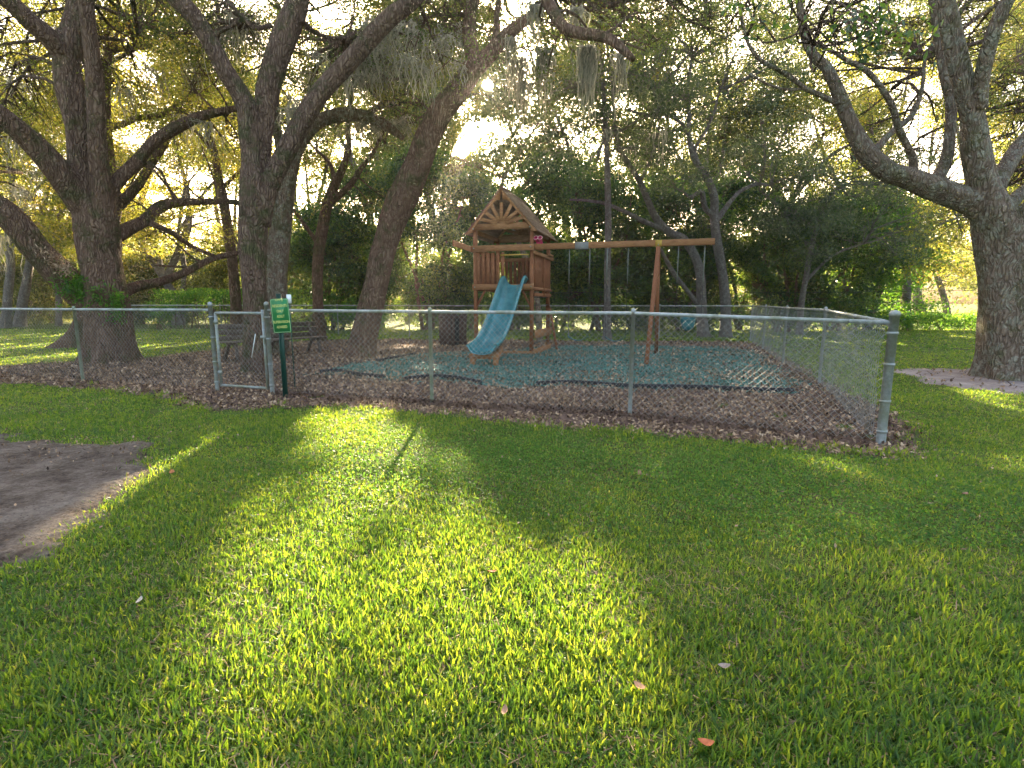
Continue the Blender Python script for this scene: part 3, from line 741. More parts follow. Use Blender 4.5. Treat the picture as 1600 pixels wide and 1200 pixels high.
bdir = np.array([-6.2, 1.45, 0]); b7 = np.array([-12.5, 22.7, 0]); b8 = np.array([-18.2, 24.0, 0])
fence_run('chain_link_fence', [bp[0]] + [np.array(p) * [1, 1, 0] for p in bp[1:6]] + [b7, b8], 'far chain-link fence along the back of the play area', [bp[0]] + bp[1:6] + [b7, b8], wire_r=.0022, off=-.03, c=.045)

# gate
gd = pG1 - pG0; gl = np.linalg.norm(gd[:2]); gate = empty('gate', tuple(pG0), math.atan2(gd[1], gd[0]), label='narrow chain-link gate between two galvanised posts', cat='gate')
x0, x1 = .085, gl - .075
mb = MB(); mb.tube([(x0, 0, .07), (x0, 0, 1.15)], [.021] * 2, 12); mb.tube([(x1, 0, .07), (x1, 0, 1.2)], [.021] * 2, 12)
mb.tube([(x0, 0, 1.15), (x1, 0, 1.15)], [.020] * 2, 12); mb.tube([(x0, 0, .09), (x1, 0, .09)], [.019] * 2, 12); mb.build('gate_frame', M['galv'], gate, True)
mb = MB(); chain(mb, (x0 + .02, 0, 0), (x1 - .02, 0, 0), .1, 1.14, .036, .0017, 0.0); mb.build('chain_link', M['wire'], gate)
for z in (.28, 1.02):
    mb = MB(); mb.lathe([(.022, z - .03), (.028, z - .03), (.028, z + .03), (.022, z + .03)], 14, (x0, 0, 0)); mb.cyl((0.03, 0, z), (x0, 0, z), .010); mb.build('hinge', M['galv'], gate)
mb = MB(); mb.box(x1 - .04, x1 + .06, -.035, -.022, .80, .84); mb.cyl((x1 + .03, -.03, .72), (x1 + .03, -.03, .9), .007); mb.build('latch', M['galv'], gate)
mb = MB(); mb.beam((x0 + .62, -.01, .52), (x0 + .72, -.012, .86), .012, .006); mb.build('brace_strap', M['white'], gate)

# warning sign on its post
sp = at(447, 620, 7.18); sp[2] = float(height(sp[0], sp[1])); sg = empty('notice_sign', tuple(sp), R(-2), label='green notice with yellow lettering on a dark green post beside the gate', cat='sign')
zt = 1.365
ptop = at(436, 459, sp[1] - .02) - sp
mb = MB(); n0 = Vector((0, 0, -.1)); n1 = Vector(tuple(ptop)); mb.beam(n0, n1, .045, .02, (0, 1, 0)); mb.beam(n0 + Vector((-.025, -.012, 0)), n1 + Vector((-.025, -.012, 0)), .012, .028, (0, 1, 0)); mb.beam(n0 + Vector((.025, -.012, 0)), n1 + Vector((.025, -.012, 0)), .012, .028, (0, 1, 0))
mb.build('post', M['postgreen'], sg)
pcen = at(439, 493.5, sp[1] - .055) - sp
plate = empty('sign_plate', tuple(pcen)); plate.parent = sg; plate.rotation_euler = (0, R(-3.2), R(0))
W2, H2 = .124, .228
def rrect(w_, h_, r, n=6):
    out = []
    for cx, cz, a0 in ((w_ - r, h_ - r, 0), (-w_ + r, h_ - r, 90), (-w_ + r, -h_ + r, 180), (w_ - r, -h_ + r, 270)):
        out += [(cx + r * math.cos(R(a0 + 90 * i / n)), cz + r * math.sin(R(a0 + 90 * i / n))) for i in range(n + 1)]
    return out
# the panel is a mesh part of the sign; its border and lettering are sub-parts
bpy.data.objects.remove(plate)
mb = MB(); mb.prism(rrect(W2, H2, .02), -.0015, .0015); panel = mb.build('panel', M['signgreen'], sg); panel.location = tuple(pcen); panel.rotation_euler = (0, R(-3.2), 0)
o_ = rrect(W2 - .007, H2 - .007, .016); i_ = rrect(W2 - .013, H2 - .013, .011); n = len(o_)
mb = MB(); mb.add([(a, -.003, b) for a, b in o_] + [(a, -.003, b) for a, b in i_], [np.array([[i, (i + 1) % n, n + (i + 1) % n, n + i] for i in range(n)])]); mb.build('border', M['signborder'], panel)
for txt, z, sz, wmax in (('CWTJ', .213, .034, .105), ('RESIDENTS', .133, .042, .195), ('ONLY', .062, .042, .095), ('ADULT', -.008, .042, .105), ('SUPERVISION', -.082, .042, .225), ('ADVISED', -.150, .042, .145)):
    cu = bpy.data.curves.new('lettering', 'FONT'); cu.body = txt; cu.size = sz; cu.align_x = 'CENTER'; cu.align_y = 'CENTER'; cu.offset = .0008
    tmp = bpy.data.objects.new('tmp_text', cu); COL.objects.link(tmp); bpy.context.view_layer.update()
    me = bpy.data.meshes.new_from_object(tmp.evaluated_get(bpy.context.evaluated_depsgraph_get())); bpy.data.objects.remove(tmp)
    co = np.array([v.co[:] for v in me.vertices]); sx = wmax / (co[:, 0].max() - co[:, 0].min())
    for v in me.vertices: v.co = (v.co.x * sx, -.004, v.co.y * 1.15)
    me.materials.clear(); lo = link('lettering', me, M['signtext'], panel); lo.location = (0, 0, z)
wb = g(453, 611); wb = np.array([-3.32, 7.9, 0]); ws = empty('marker_sign', tuple(wb), label='small white plate on a thin stake behind the green notice', cat='sign')
c0 = at(451.5, 467, 7.9) - wb
mb = MB(); mb.box(c0[0] - .035, c0[0] + .035, -.004, .004, c0[2] - .065, c0[2] + .065); mb.build('plate', M['white'], ws)
mb = MB(); mb.beam((c0[0], .012, -.1), (c0[0], .012, c0[2] + .06), .014, .014, (0, 1, 0)); mb.build('stake', M['postgreen'], ws)

# ================================================================== PLAYSET
O = np.array([.52, 13.1, 0.0]); RZ = math.atan2(-.279, .960)
ps = empty('playset', tuple(O), RZ, label='stained cedar play tower with gabled roof, teal slide and swing beam', cat='playset')
WW, DD = 1.56, 1.95; Q_ = .045
for xx, yy in ((-Q_, Q_), (-WW + Q_, Q_), (-Q_, DD - Q_), (-WW + Q_, DD - Q_)):
    mb = MB(); mb.beam((xx, yy, -.1), (xx, yy, 3.08), .09, .09, (0, 1, 0)); mb.build('post', M['wood_v'], ps)
# deck and rim boards
mb = MB()
for k in range(12): x = -WW + .1 + k * (WW - .2) / 12; mb.box(x + .004, x + (WW - .2) / 12 - .004, .02, DD - .02, 1.66, 1.70)
mb.build('deck', M['wood_v'], ps)
mb = MB(); mb.box(-WW - .01, .01, -.034, -.002, 1.62, 1.76); mb.box(-WW - .01, .01, DD + .002, DD + .034, 1.62, 1.76)
mb.box(.003, .035, -.0, DD, 1.60, 1.68); mb.box(-WW - .035, -WW - .003, 0, DD, 1.62, 1.76); mb.build('rim_board', M['wood_h'], ps)
# front railing slats (left of the slide)
def slats(name, xs_, y0, y1, z0, z1, axis='x', mat='wood_v', w_=.085):
    mb = MB()
    for x in xs_:
        if axis == 'x': mb.box(x, x + w_, y0, y1, z0, z1)
        else: mb.box(y0, y1, x, x + w_, z0, z1)
    return mb.build(name, M[mat], ps)
slats('front_railing', [-WW + .10 + k * .128 for k in range(5)] + [-.80 - .02], -.022, 0, 1.762, 2.53)
slats('back_railing', [-WW + .12 + k * .125 for k in range(11)], DD, DD + .022, 1.762, 2.45)
slats('side_railing', [.10 + k * .107 for k in range(17)], .0, .022, 1.60, 2.50, 'y', w_=.078)
slats('side_railing', [.10 + k * .107 for k in range(17)], -WW - .022, -WW, 1.60, 2.50, 'y', w_=.078)
mb = MB(); mb.beam((.04, .95, 1.45), (.04, .95, 2.55), .07, .035, (0, 1, 0)); mb.beam((.03, 0, 1.50), (.03, DD, 1.50), .03, .08); mb.beam((.035, 0, 1.635), (.035, DD, 1.635), .05, .05); mb.build('side_brace', M['wood_v'], ps)
# top rails
mb = MB(); mb.beam((-WW - .03, -.055, 2.63), (.03, -.055, 2.63), .04, .15); mb.build('front_rail', M['wood_h'], ps)
mb = MB(); mb.beam((-WW - .03, DD + .055, 2.5), (.03, DD + .055, 2.5), .04, .10); mb.build('back_rail', M['wood_h'], ps)
mb = MB(); mb.beam((.055, -.16, 2.50), (.055, DD + .12, 2.50), .04, .09); mb.build('side_rail', M['wood_h'], ps)
mb = MB(); mb.beam((-WW - .055, -1.15, 2.66), (-WW - .055, DD, 2.58), .04, .13); mb.build('side_rail', M['wood_h'], ps)
mb = MB(); mb.beam((.09, .12, 2.60), (.09, .42, 2.60), .11, .05); mb.beam((.09, 1.25, 2.56), (.09, 1.75, 2.56), .10, .05); mb.build('side_ledge', M['wood_h'], ps)
mb = MB(); mb.beam((-.82, -.06, 2.46), (-.10, -.06, 2.46), .03, .03); mb.build('grab_bar', M['yellow'], ps)
# back doorway panel seen through the entrance
slats('inner_panel', [-.80, -.68, -.56, -.44], DD - .14, DD - .12, 1.70, 2.52)
# angle braces below the deck
for a, b in (((-WW + .09, .02, 1.35), (-WW + .26, .02, 1.63)), ((-.09, .02, 1.35), (-.26, .02, 1.63))):
    pass
for xx, s_ in ((-WW + .06, 1), (-.06, -1)):
    mb = MB(); mb.beam((xx + s_ * .02, .05, 1.22), (xx + s_ * .24, .05, 1.62), .04, .075, (0, 1, 0)); mb.build('brace', M['wood_v'], ps)
mb = MB(); mb.beam((-.02, DD - .06, 1.15), (-.02, DD - .36, 1.60), .04, .075, (1, 0, 0)); mb.build('brace', M['wood_v'], ps)
# roof
mid = -WW / 2; hw = .93; zr = 4.03; ze = 2.98; yf = -.14; yb = DD + .22
for s_, nm in ((1, 'right'), (-1, 'left')):
    mb = MB(); nb = 10; L0 = Vector((mid, 0, zr)); L1 = Vector((mid + s_ * hw, 0, ze)); d = L1 - L0; nrm = Vector((d.z * -s_, 0, d.x * s_)).normalized()
    if nrm.z < 0: nrm = -nrm
    for k in range(nb):
        a = L0 + d * (k / nb) + nrm * .012; b = L0 + d * ((k + 1.12) / nb) + nrm * .030
        q = [(a.x, yf, a.z), (b.x, yf, b.z), (b.x, yb, b.z), (a.x, yb, a.z)]; th_ = nrm * .02
        V = q + [(p[0] - th_.x, p[1], p[2] - th_.z) for p in q]
        mb.add(V, [np.array([[0, 1, 2, 3], [7, 6, 5, 4], [0, 4, 5, 1], [1, 5, 6, 2], [2, 6, 7, 3], [3, 7, 4, 0]])])
    mb.build('roof_panel', M['wood_roof'], ps)
mb = MB(); mb.beam((mid, yf - .02, zr + .03), (mid, yb, zr + .03), .07, .04); mb.build('ridge_cap', M['wood_roof'], ps)
def gable(yg):
    gb = MB()
    for s_ in (1, -1):   # barge board with an arched lower edge
        pts = []; N = 14
        for k in range(N + 1): t = k / N; pts.append((mid + s_ * hw * .985 * t, zr - .012 - (zr - ze) * .985 * t))
        low = []
        for k in range(N + 1):
            t = 1 - k / N; a = t * pi / 2; xx = mid + s_ * (.04 + .70 * math.sin(a)); zz = 3.18 + .58 * math.cos(a) ** .9 if t < 1 else 3.02
            lim = zr - (zr - ze) * abs(xx - mid) / hw - .10; low.append((xx, min(zz, lim)))
        poly = pts + low; Vf = [(p[0], yg, p[1]) for p in pts]; Vl = [(p[0], yg, p[1]) for p in low[::-1]]
        n1_ = len(Vf); V = Vf + Vl + [(p[0], yg + .03, p[2]) for p in Vf + Vl]
        q = [[i, i + 1, n1_ + i + 1, n1_ + i] for i in range(n1_ - 1)]; M2 = 2 * n1_
        q += [[M2 + a_ for a_ in f[::-1]] for f in q]; q += [[n1_ + i, n1_ + i + 1, M2 + n1_ + i + 1, M2 + n1_ + i] for i in range(n1_ - 1)]; q += [[i + 1, i, M2 + i, M2 + i + 1] for i in range(n1_ - 1)]
        gb.add(V, [np.array(q)])
    gb.build('barge_board', M['wood_h'], ps)
    h = MB(); h.box(mid - .72, mid + .72, yg + .035, yg + .06, 3.07, 3.22); h.prism([(mid + .17 * math.cos(a), 3.22 + .10 * math.sin(a)) for a in np.linspace(0, pi, 12)], yg + .03, yg + .062); h.build('header_board', M['wood_h'], ps)
    f = MB()
    for k in range(7):
        a = pi * (k + .5) / 7 * .94 + pi * .03; c, s = math.cos(a), math.sin(a); r1 = .66 if 0 < k < 6 else .62
        f.beam((mid + .12 * c, yg + .02, 3.20 + .08 * s), (mid + .64 * c, yg + .02, 3.20 + .50 * s), .022, .085, (-s, 0, c))
    f.build('sunburst_slats', M['wood_h'], ps)
gable(-.12); gable(DD + .08)
mb = MB(); mb.beam((-Q_, 0, 3.05), (-Q_, DD, 3.05), .05, .10); mb.beam((-WW + Q_, 0, 3.05), (-WW + Q_, DD, 3.05), .05, .10); mb.beam((-WW, DD, 3.05), (0, DD, 3.05), .05, .14); mb.build('roof_beam', M['wood_h'], ps)
# slide, a U-shaped trough swept down its path
sx0 = -.455
path = [(.10, 1.735), (-.05, 1.735), (-.18, 1.69), (-.45, 1.46), (-.9, 1.06), (-1.35, .70), (-1.75, .44), (-2.05, .32), (-2.35, .275), (-2.56, .27)]
Q = smooth_path([(a, b, 0) for a, b in path], 4)[:, :2]
inner = [(-.30, .235), (-.275, .225), (-.25, .12), (-.20, .05), (-.10, .008), (0, 0), (.10, .008), (.20, .05), (.25, .12), (.275, .225), (.30, .235)]
outer = [(.335, .225), (.345, .17), (.315, .16), (.29, .09), (.23, .01), (.11, -.03), (0, -.04), (-.11, -.03), (-.23, .01), (-.29, .09), (-.315, .16), (-.345, .17), (-.335, .225)]
prof = np.array(inner + outer); n = len(prof); rings = []
T = np.gradient(Q, axis=0); T /= np.linalg.norm(T, axis=1)[:, None]
for i, (yy, zz) in enumerate(Q):
    nx_, nz_ = -T[i][1] * -1, -T[i][0] * -1
    nn = np.array([T[i][1], -T[i][0]]);  nn = nn if nn[1] > 0 else -nn
    t = i / (len(Q) - 1); kz = 1.0 if t > .12 else (.75 + 2.1 * t); kz = kz * (1 - .18 * max(0, (t - .8) / .2))
    rings.append([(sx0 + a * (.90 + .06 * t), yy + nn[0] * b * kz, zz + nn[1] * b * kz) for a, b in prof])
V = np.array(rings).reshape(-1, 3); m = len(Q); i, j = np.meshgrid(np.arange(m - 1), np.arange(n), indexing='ij'); j2 = (j + 1) % n
q = np.stack([i * n + j, i * n + j2, (i + 1) * n + j2, (i + 1) * n + j], -1).reshape(-1, 4)
mb = MB(); mb.add(V, [q]); 
# end caps: strips between the inner and outer skins
def cap(b, flip):
    qs = []
    ni = len(inner); no = len(outer)
    for k in range(ni - 1):
        a0, a1 = b + k, b + k + 1; c0 = b + n - 1 - round(k * (no - 1) / (ni - 1)); c1 = b + n - 1 - round((k + 1) * (no - 1) / (ni - 1))
        qs.append([a0, a1, c1, c0] if flip else [c0, c1, a1, a0])
    return np.array(qs)
mb.n = 0
mb.f.setdefault(4, []).append(cap(0, True)); mb.f[4].append(cap((m - 1) * n, False)); mb.n = len(V)
sld = mb.build('slide', M['slide'], ps, True)
mb = MB()
for s_ in (-1, 1):
    mb.beam((sx0 + s_ * .27, -2.42, -.1), (sx0 + s_ * .24, -2.34, .26), .10, .09, (0, 1, 0))
mb.beam((sx0 - .33, -2.40, .19), (sx0 + .33, -2.40, .19), .04, .10); mb.beam((sx0 + .25, -2.38, .1), (sx0 + .25, -2.0, .36), .08, .1, (1, 0, 0)); mb.beam((sx0 - .25, -2.38, .1), (sx0 - .25, -2.0, .36), .08, .1, (1, 0, 0)); mb.build('slide_support', M['wood_h'], ps)
# ladder on the right side
ld = MB(); ld.beam((.30, DD - .35, -.02), (.06, DD - .25, 1.15), .05, .09, (0, 1, 0)); ld.build('ladder_rail', M['wood_v'], ps)
mb = MB(); mb.beam((.045, .02, .52), (.045, DD, .52), .035, .20); mb.build('side_plank', M['wood_h'], ps)
for z in (.28, .8, 1.02, 1.24, 1.44):
    mb = MB(); mb.cyl((-.02, .06, z), (-.02, DD - .06, z), .011, n=8); mb.build('rung', M['black'], ps)
mb = MB(); mb.beam((-1.35, -.02, .05), (.0, -.02, .05), .035, .10); mb.build('sandbox_board', M['wood_h'], ps)
mb = MB(); mb.beam((.03, -.04, .08), (.03, DD + .05, .08), .035, .14); mb.build('sandbox_board', M['wood_h'], ps)
# swing beam and A-frame
mb = MB(); mb.beam((.02, .02, 2.64), (4.13, .02, 2.64), .09, .14); mb.build('swing_beam', M['wood_h'], ps)
mb = MB(); mb.beam((1.02, .02, 2.635), (1.34, .02, 2.635), .096, .166); mb.build('beam_splice_plate', M['plate'], ps)
mb = MB(); mb.beam((2.93, -.16, 2.53), (2.80, -1.26, -.05), .09, .09, (1, 0, 0)); mb.build('leg', M['wood_v'], ps)
mb = MB(); mb.beam((2.93, .20, 2.53), (2.96, 1.25, -.05), .09, .09, (1, 0, 0)); mb.build('leg', M['wood_v'], ps)
mb = MB(); mb.beam((2.93, -.22, 2.34), (2.93, .26, 2.34), .04, .10); mb.build('leg_tie', M['wood_v'], ps)
mb = MB(); mb.box(2.86, 3.0, -.035, -.028, 2.56, 2.71); mb.build('leg_bracket', M['yellow'], ps)
for bx_, by_, bz_ in ((-.05, -.08, 2.64), (-WW + .05, -.08, 2.64), (-.05, -.04, 1.69), (-WW + .05, -.04, 1.69), (-.06, -.13, 3.10), (-WW + .06, -.13, 3.10), (2.93, -.03, 2.60), (sx0 + .2, -2.43, .2), (sx0 - .2, -2.43, .2)):
    mb = MB(); mb.cyl((bx_, by_, bz_), (bx_, by_ - .012, bz_), .016, n=8); mb.build('bolt', M['galv'], ps)
# pink toy binoculars on the side rail
bn = MB()
for s_ in (-1, 1):
    bn.tube([(.10 + s_ * .045, .30, 2.70), (.10 + s_ * .045, .16, 2.78)], [.04, .035], 14); bn.tube([(.10 + s_ * .045, .16, 2.78), (.10 + s_ * .052, .04, 2.86)], [.035, .055], 14, False)
bn.box(.07, .13, .12, .26, 2.63, 2.76); b_ = bn.build('toy_binoculars', M['pink'], ps, True)
for s_ in (-1, 1):
    mb = MB(); c = Vector((.10 + s_ * .052, .04, 2.86)); d = Vector((s_ * .007, -.12, .08)).normalized(); X_ = d.orthogonal().normalized(); Y_ = d.cross(X_)
    pts = [c + (X_ * math.cos(a) + Y_ * math.sin(a)) * .055 for a in np.linspace(0, 2 * pi, 17)]
    mb.tube([tuple(p) for p in pts], [.009] * 17, 6, False); mb.build('eyepiece_rim', M['pinkrim'], b_)

# swings hang from the beam
def w_(lx, ly, lz):
    c, s = math.cos(RZ), math.sin(RZ); return np.array([O[0] + lx * c - ly * s, O[1] + lx * s + ly * c, lz])
def swing(xa, xb, zs, label, kind='belt'):
    root = empty('swing', tuple(w_((xa + xb) / 2, .02, 0)), RZ, label=label, cat='swing', group='swings hanging from the wooden beam'); h = (xb - xa) / 2
    for s_ in (-1, 1):
        mb = MB(); mb.tube([(s_ * h, 0, 2.56), (s_ * h, 0, 1.75)], [.010, .010], 8); mb.build('chain_sleeve', M['rope'], root)
        mb = MB(); A = []; B = []; zz = np.arange(zs, 1.75, .03)
        for k, z in enumerate(zz): o_ = .006 if k % 2 else -.006; A += [(s_ * h + o_, 0, z)]; B += [(s_ * h - o_, 0, z + .032)]
        mb.segs(A, B, .0045, .0045, 4); mb.build('chain', M['black'], root)
    if kind == 'belt':
        mb = MB(); pts = [(h * t, 0, zs - .10 * (1 - t * t)) for t in np.linspace(-1, 1, 13)]
        V = []
        for x_, y_, z_ in pts: V += [(x_, -.07, z_), (x_, .07, z_), (x_, .07, z_ - .012), (x_, -.07, z_ - .012)]
        q = [[a * 4 + b, a * 4 + (b + 1) % 4, a * 4 + 4 + (b + 1) % 4, a * 4 + 4 + b] for a in range(12) for b in range(4)]
        mb.add(V, [np.array(q + [[0, 3, 2, 1], [48, 49, 50, 51]])]); mb.build('seat', M['baby'], root)
    else:
        mb = MB(); V = []; rings = 7; n_ = 20
        for r_ in range(rings):
            t = r_ / (rings - 1); rad = .17 * (.35 + .65 * math.sqrt(max(0, t * (1.6 - .6 * t)))); z = zs - .26 + .30 * t
            for a in np.linspace(0, 2 * pi, n_, endpoint=False): V.append((rad * math.cos(a), rad * .8 * math.sin(a), z + (.05 * math.sin(a) if r_ == rings - 1 else 0)))
        q = [[a * n_ + b, a * n_ + (b + 1) % n_, (a + 1) * n_ + (b + 1) % n_, (a + 1) * n_ + b] for a in range(rings - 1) for b in range(n_)]
        mb.add(V, [np.array(q), np.arange(n_)[::-1]]); mb.build('seat', M['baby'], root, True)
swing(.88, 1.37, .50, 'belt swing with pale chain sleeves nearest the play tower')
swing(1.78, 2.26, .50, 'belt swing hanging in the middle of the wooden beam')
swing(3.37, 3.93, .93, 'teal bucket swing hanging beyond the wooden A-frame legs', 'bucket')

# ------------------------------------------------------------------ bench
def bench(a, b, label):
    d = b - a; L_ = np.linalg.norm(d[:2]); root = empty('bench', tuple(a), math.atan2(d[1], d[0]), label=label, cat='bench')
    for z, yy in ((.50, .42), (.63, .46), (.76, .50)):
        mb = MB(); mb.beam((0, yy, z), (L_, yy, z), .03, .105, (0, -.25, 1)); mb.build('back_slat', M['wood_grey'], root)
    for yy in (.0, .13, .26):
        mb = MB(); mb.beam((0, yy, .43), (L_, yy, .43), .115, .035); mb.build('seat_slat', M['wood_grey'], root)
    for x_ in (.22, L_ / 2, L_ - .22):
        mb = MB(); mb.beam((x_, -.02, -.05), (x_, .04, .41), .07, .06, (0, 1, 0)); mb.beam((x_, .62, -.05), (x_, .30, .41), .07, .06, (0, 1, 0)); mb.beam((x_, -.02, .385), (x_, .40, .385), .05, .06); mb.beam((x_ + .04, .36, .36), (x_ + .04, .53, .82), .05, .05, (1, 0, 0)); mb.build('leg_frame', M['wood_grey'], root)
    return root
bench(G(356, 566), G(512, 552) + np.array([0, 0, 0]), 'weathered grey slatted bench standing behind the forked oak')
# slatted bin
tb = g(708, 540); bn = empty('trash_bin', tuple(tb), label='round dark wooden slatted bin left of the slide', cat='trash bin')
mb = MB(); rr = .40
for k in range(22):
    a = 2 * pi * k / 22; c, s = math.cos(a), math.sin(a); X_ = np.array([-s, c, 0]); P0 = np.array([c, s, 0]) * rr
    if k % 7 == 4: continue
    mb.beam(tuple(P0 + [0, 0, .02]), tuple(P0 * 1.04 + [0, 0, .95]), .095, .02, (c, s, 0))
mb.build('slats', M['wood_bin'], bn)
mb = MB(); mb.lathe([(.36, .03), (.37, .90), (.365, .90), (.355, .04)], 24); mb.build('liner', M['black'], bn, True)
mb = MB(); mb.lathe([(rr + .035, .84), (rr + .045, .84), (rr + .045, .89), (rr + .035, .89), (rr + .035, .84)], 28); mb.lathe([(rr + .02, .12), (rr + .03, .12), (rr + .03, .16), (rr + .02, .16), (rr + .02, .12)], 28); mb.build('hoop', M['wood_bin'], bn)

# cable strung across the wood's edge
mb = MB(); pts = []
for t in np.linspace(0, 1, 24): p = at(700 + 1100 * t, 456 - 8 * t + 5 * math.sin(pi * t), 22.3); pts.append(p)
mb.tube(pts, [.010] * 24, 6); mb.build('strung_cable', M['black'], label='thin dark cable strung across in front of the dark trees', cat='cable')

# ================================================================== HERO TREES
total = 0
def hero(base, label, cat='tree', kind='live_oak'):
    return empty(kind, tuple(base), label=label, cat=cat)
def finish(root, mb, name, mat):
    o = mb.build(name, mat, root, True); return o
def shift_children(root):
    for c in root.children: c.location = tuple(-np.array(root.location))

# tree 1
t1 = hero(GH(172, 566), 'massive reddish oak with fern-covered fork behind the left fence'); mb = MB(); N = []
N.append(limb(mb, [(174, 572, 66), (172, 545, 62), (168, 500, 58), (163, 440, 56), (156, 390, 54), (148, 345, 54), (134, 310, 44), (126, 260, 34), (121, 200, 33), (112, 150, 36), (104, 100, 34), (98, 66, 32)], 11.7, 0, 40, .42, 6, .05, 8)[20:])
N.append(limb(mb, [(168, 400, 34), (166, 350, 34), (160, 310, 30), (155, 260, 26), (152, 210, 25), (150, 160, 25), (146, 100, 22), (138, 40, 21), (132, -20, 20), (128, -90, 17)], 11.7, -.6, 18))
N.append(limb(mb, [(104, 100, 34), (114, 60, 34), (124, 10, 32), (128, -60, 26), (140, -140, 20)], 11.7, .4, 20))
N.append(limb(mb, [(104, 92, 28), (80, 62, 30), (50, 36, 27), (18, 6, 25), (-20, -24, 22), (-70, -60, 18)], 11.7, -1.2, 18))
N.append(limb(mb, [(140, 335, 44), (112, 300, 40), (85, 262, 38), (55, 228, 34), (25, 200, 31), (-15, 170, 30), (-80, 140, 24)], 11.7, -1.5, 20))
N.append(limb(mb, [(150, 478, 44), (118, 452, 44), (85, 420, 42), (55, 388, 38), (28, 352, 38), (-5, 325, 40), (-60, 300, 34), (-140, 250, 26)], 11.9, -1.2, 22))
N.append(limb(mb, [(162, 310, 22), (185, 282, 19), (215, 252, 18), (240, 222, 16), (270, 202, 17), (310, 183, 14), (345, 174, 11), (375, 168, 8)], 11.7, 1.2, 14))
N.append(limb(mb, [(175, 372, 24), (200, 358, 20), (225, 346, 17), (248, 325, 17), (275, 317, 13), (320, 315, 10), (372, 317, 8), (400, 330, 6)], 11.9, 2.5, 14))
N.append(limb(mb, [(180, 462, 20), (215, 447, 16), (250, 440, 13), (290, 425, 11), (330, 405, 9), (372, 395, 7)], 12, 2.5, 12))
N.append(limb(mb, [(235, 348, 10), (270, 365, 8), (300, 385, 7), (335, 400, 5)], 12.3, 1.2, 8))
finish(t1, mb, 'trunk', M['bark_red'])
nodes = np.concatenate(N)
bl = region(-180, 330, -150, 200, 12.5, 17, 32, .8, 1.4) + region(150, 400, 200, 420, 13.0, 16, 9, .4, .75) + region(-150, 90, 210, 330, 13, 16, 6, .5, .9)
total += crown_for(t1, nodes, bl, M['leaf_backlit'], .064, .45, 1.9, 66, .32, M['bark_dark'])
mp_ = [at(x, y, 11.9 + RNG.uniform(0, 1.5)) for x, y in [(20, 215), (45, 300), (25, 290), (60, 270), (240, 110), (300, 100), (285, 180), (190, 140), (30, 130), (318, 190), (10, 370)]]
strands(mp_, 'hanging_moss', M['moss'], t1, 16, (.4, 1.0), .13)
# ferns on the fork
fp = []; 
for _ in range(260):
    s = RNG.random(); b = at(190 - 100 * s + RNG.normal() * 4, 478 - 22 * s * (1 + s) + RNG.normal() * 12, 11.35 + RNG.uniform(-.1, .25)); fp.append(b)
for _ in range(160):
    s = RNG.random(); b = at(112 - 60 * s, 428 - 42 * s + RNG.normal() * 6, 11.3 + RNG.uniform(-.1, .3)); fp.append(b)
fp = np.array(fp); Pf = np.repeat(fp, 9, 0) + RNG.normal(0, .05, (len(fp) * 9, 3)); tf = np.where(np.arange(len(Pf)) < 260 * 9, RNG.uniform(0, .75, len(Pf)), .5)
link('ferns', leaf_mesh('ferns', Pf[:260 * 9], .11, .25, RNG.uniform(0, .7, 260 * 9), up=.6, droop=.2), M['leaf_fresh'], t1)
link('dead_ferns', leaf_mesh('dead_ferns', Pf[260 * 9:], .09, .25, RNG.uniform(.3, 1, len(Pf) - 260 * 9), up=.6, droop=.4), M['litter'], t1)
shift_children(t1)

# tree 2
t2 = hero(GH(400, 581), 'dark oak forking into three limbs behind the gate'); mb = MB(); N = []
N.append(limb(mb, [(399, 584, 40), (399, 560, 38), (399, 520, 35), (398, 470, 35), (396, 420, 37), (396, 370, 40), (396, 320, 42), (396, 285, 40), (394, 250, 30), (390, 210, 30), (386, 165, 31)], 10, 0, 36, .30, 5, .05, 8)[18:])
N.append(limb(mb, [(388, 175, 30), (372, 142, 28), (352, 112, 27), (335, 80, 27), (318, 48, 26), (298, 20, 26), (272, -5, 25), (235, -40, 22), (190, -90, 18)], 10, -.5, 18))
N.append(limb(mb, [(402, 330, 30), (408, 290, 27), (411, 240, 24), (413, 190, 26), (417, 145, 34), (427, 110, 36), (438, 76, 36), (451, 44, 36), (463, 14, 34), (472, -30, 30), (480, -90, 24)], 10.1, .3, 20))
N.append(limb(mb, [(404, 350, 34), (414, 305, 31), (430, 270, 29), (446, 240, 29), (464, 205, 28), (484, 170, 28), (505, 140, 28), (530, 112, 28), (560, 80, 27), (590, 46, 26), (615, 22, 25), (642, 4, 22), (672, -26, 18), (710, -70, 14)], 10, .4, 20))
N.append(limb(mb, [(470, 30, 10), (485, 45, 8), (510, 58, 6), (540, 60, 5)], 10.2, 1, 8))
N.append(limb(mb, [(380, 30, 6), (400, 44, 7), (425, 40, 7)], 10.6, 0, 8))
finish(t2, mb, 'trunk', M['bark_dark']); nodes = np.concatenate(N)
bl = region(230, 720, -170, 130, 11.2, 15.5, 34, .7, 1.3) + region(470, 720, 90, 180, 13, 15.5, 8, .4, .8)
total += crown_for(t2, nodes, bl, M['leaf_oak'], .060, .45, 2.0, 66, .30, M['bark_dark'])
mp_ = [at(RNG.uniform(x0, x1), RNG.uniform(y0, y1), RNG.uniform(10.6, 13)) for x0, x1, y0, y1, k in ((330, 400, 10, 60, 12), (470, 600, 55, 120, 16), (560, 720, 30, 110, 34), (420, 470, 150, 175, 6)) for _ in range(k)]
strands(mp_, 'hanging_moss', M['moss'], t2, 15, (.3, .95), .13); shift_children(t2)

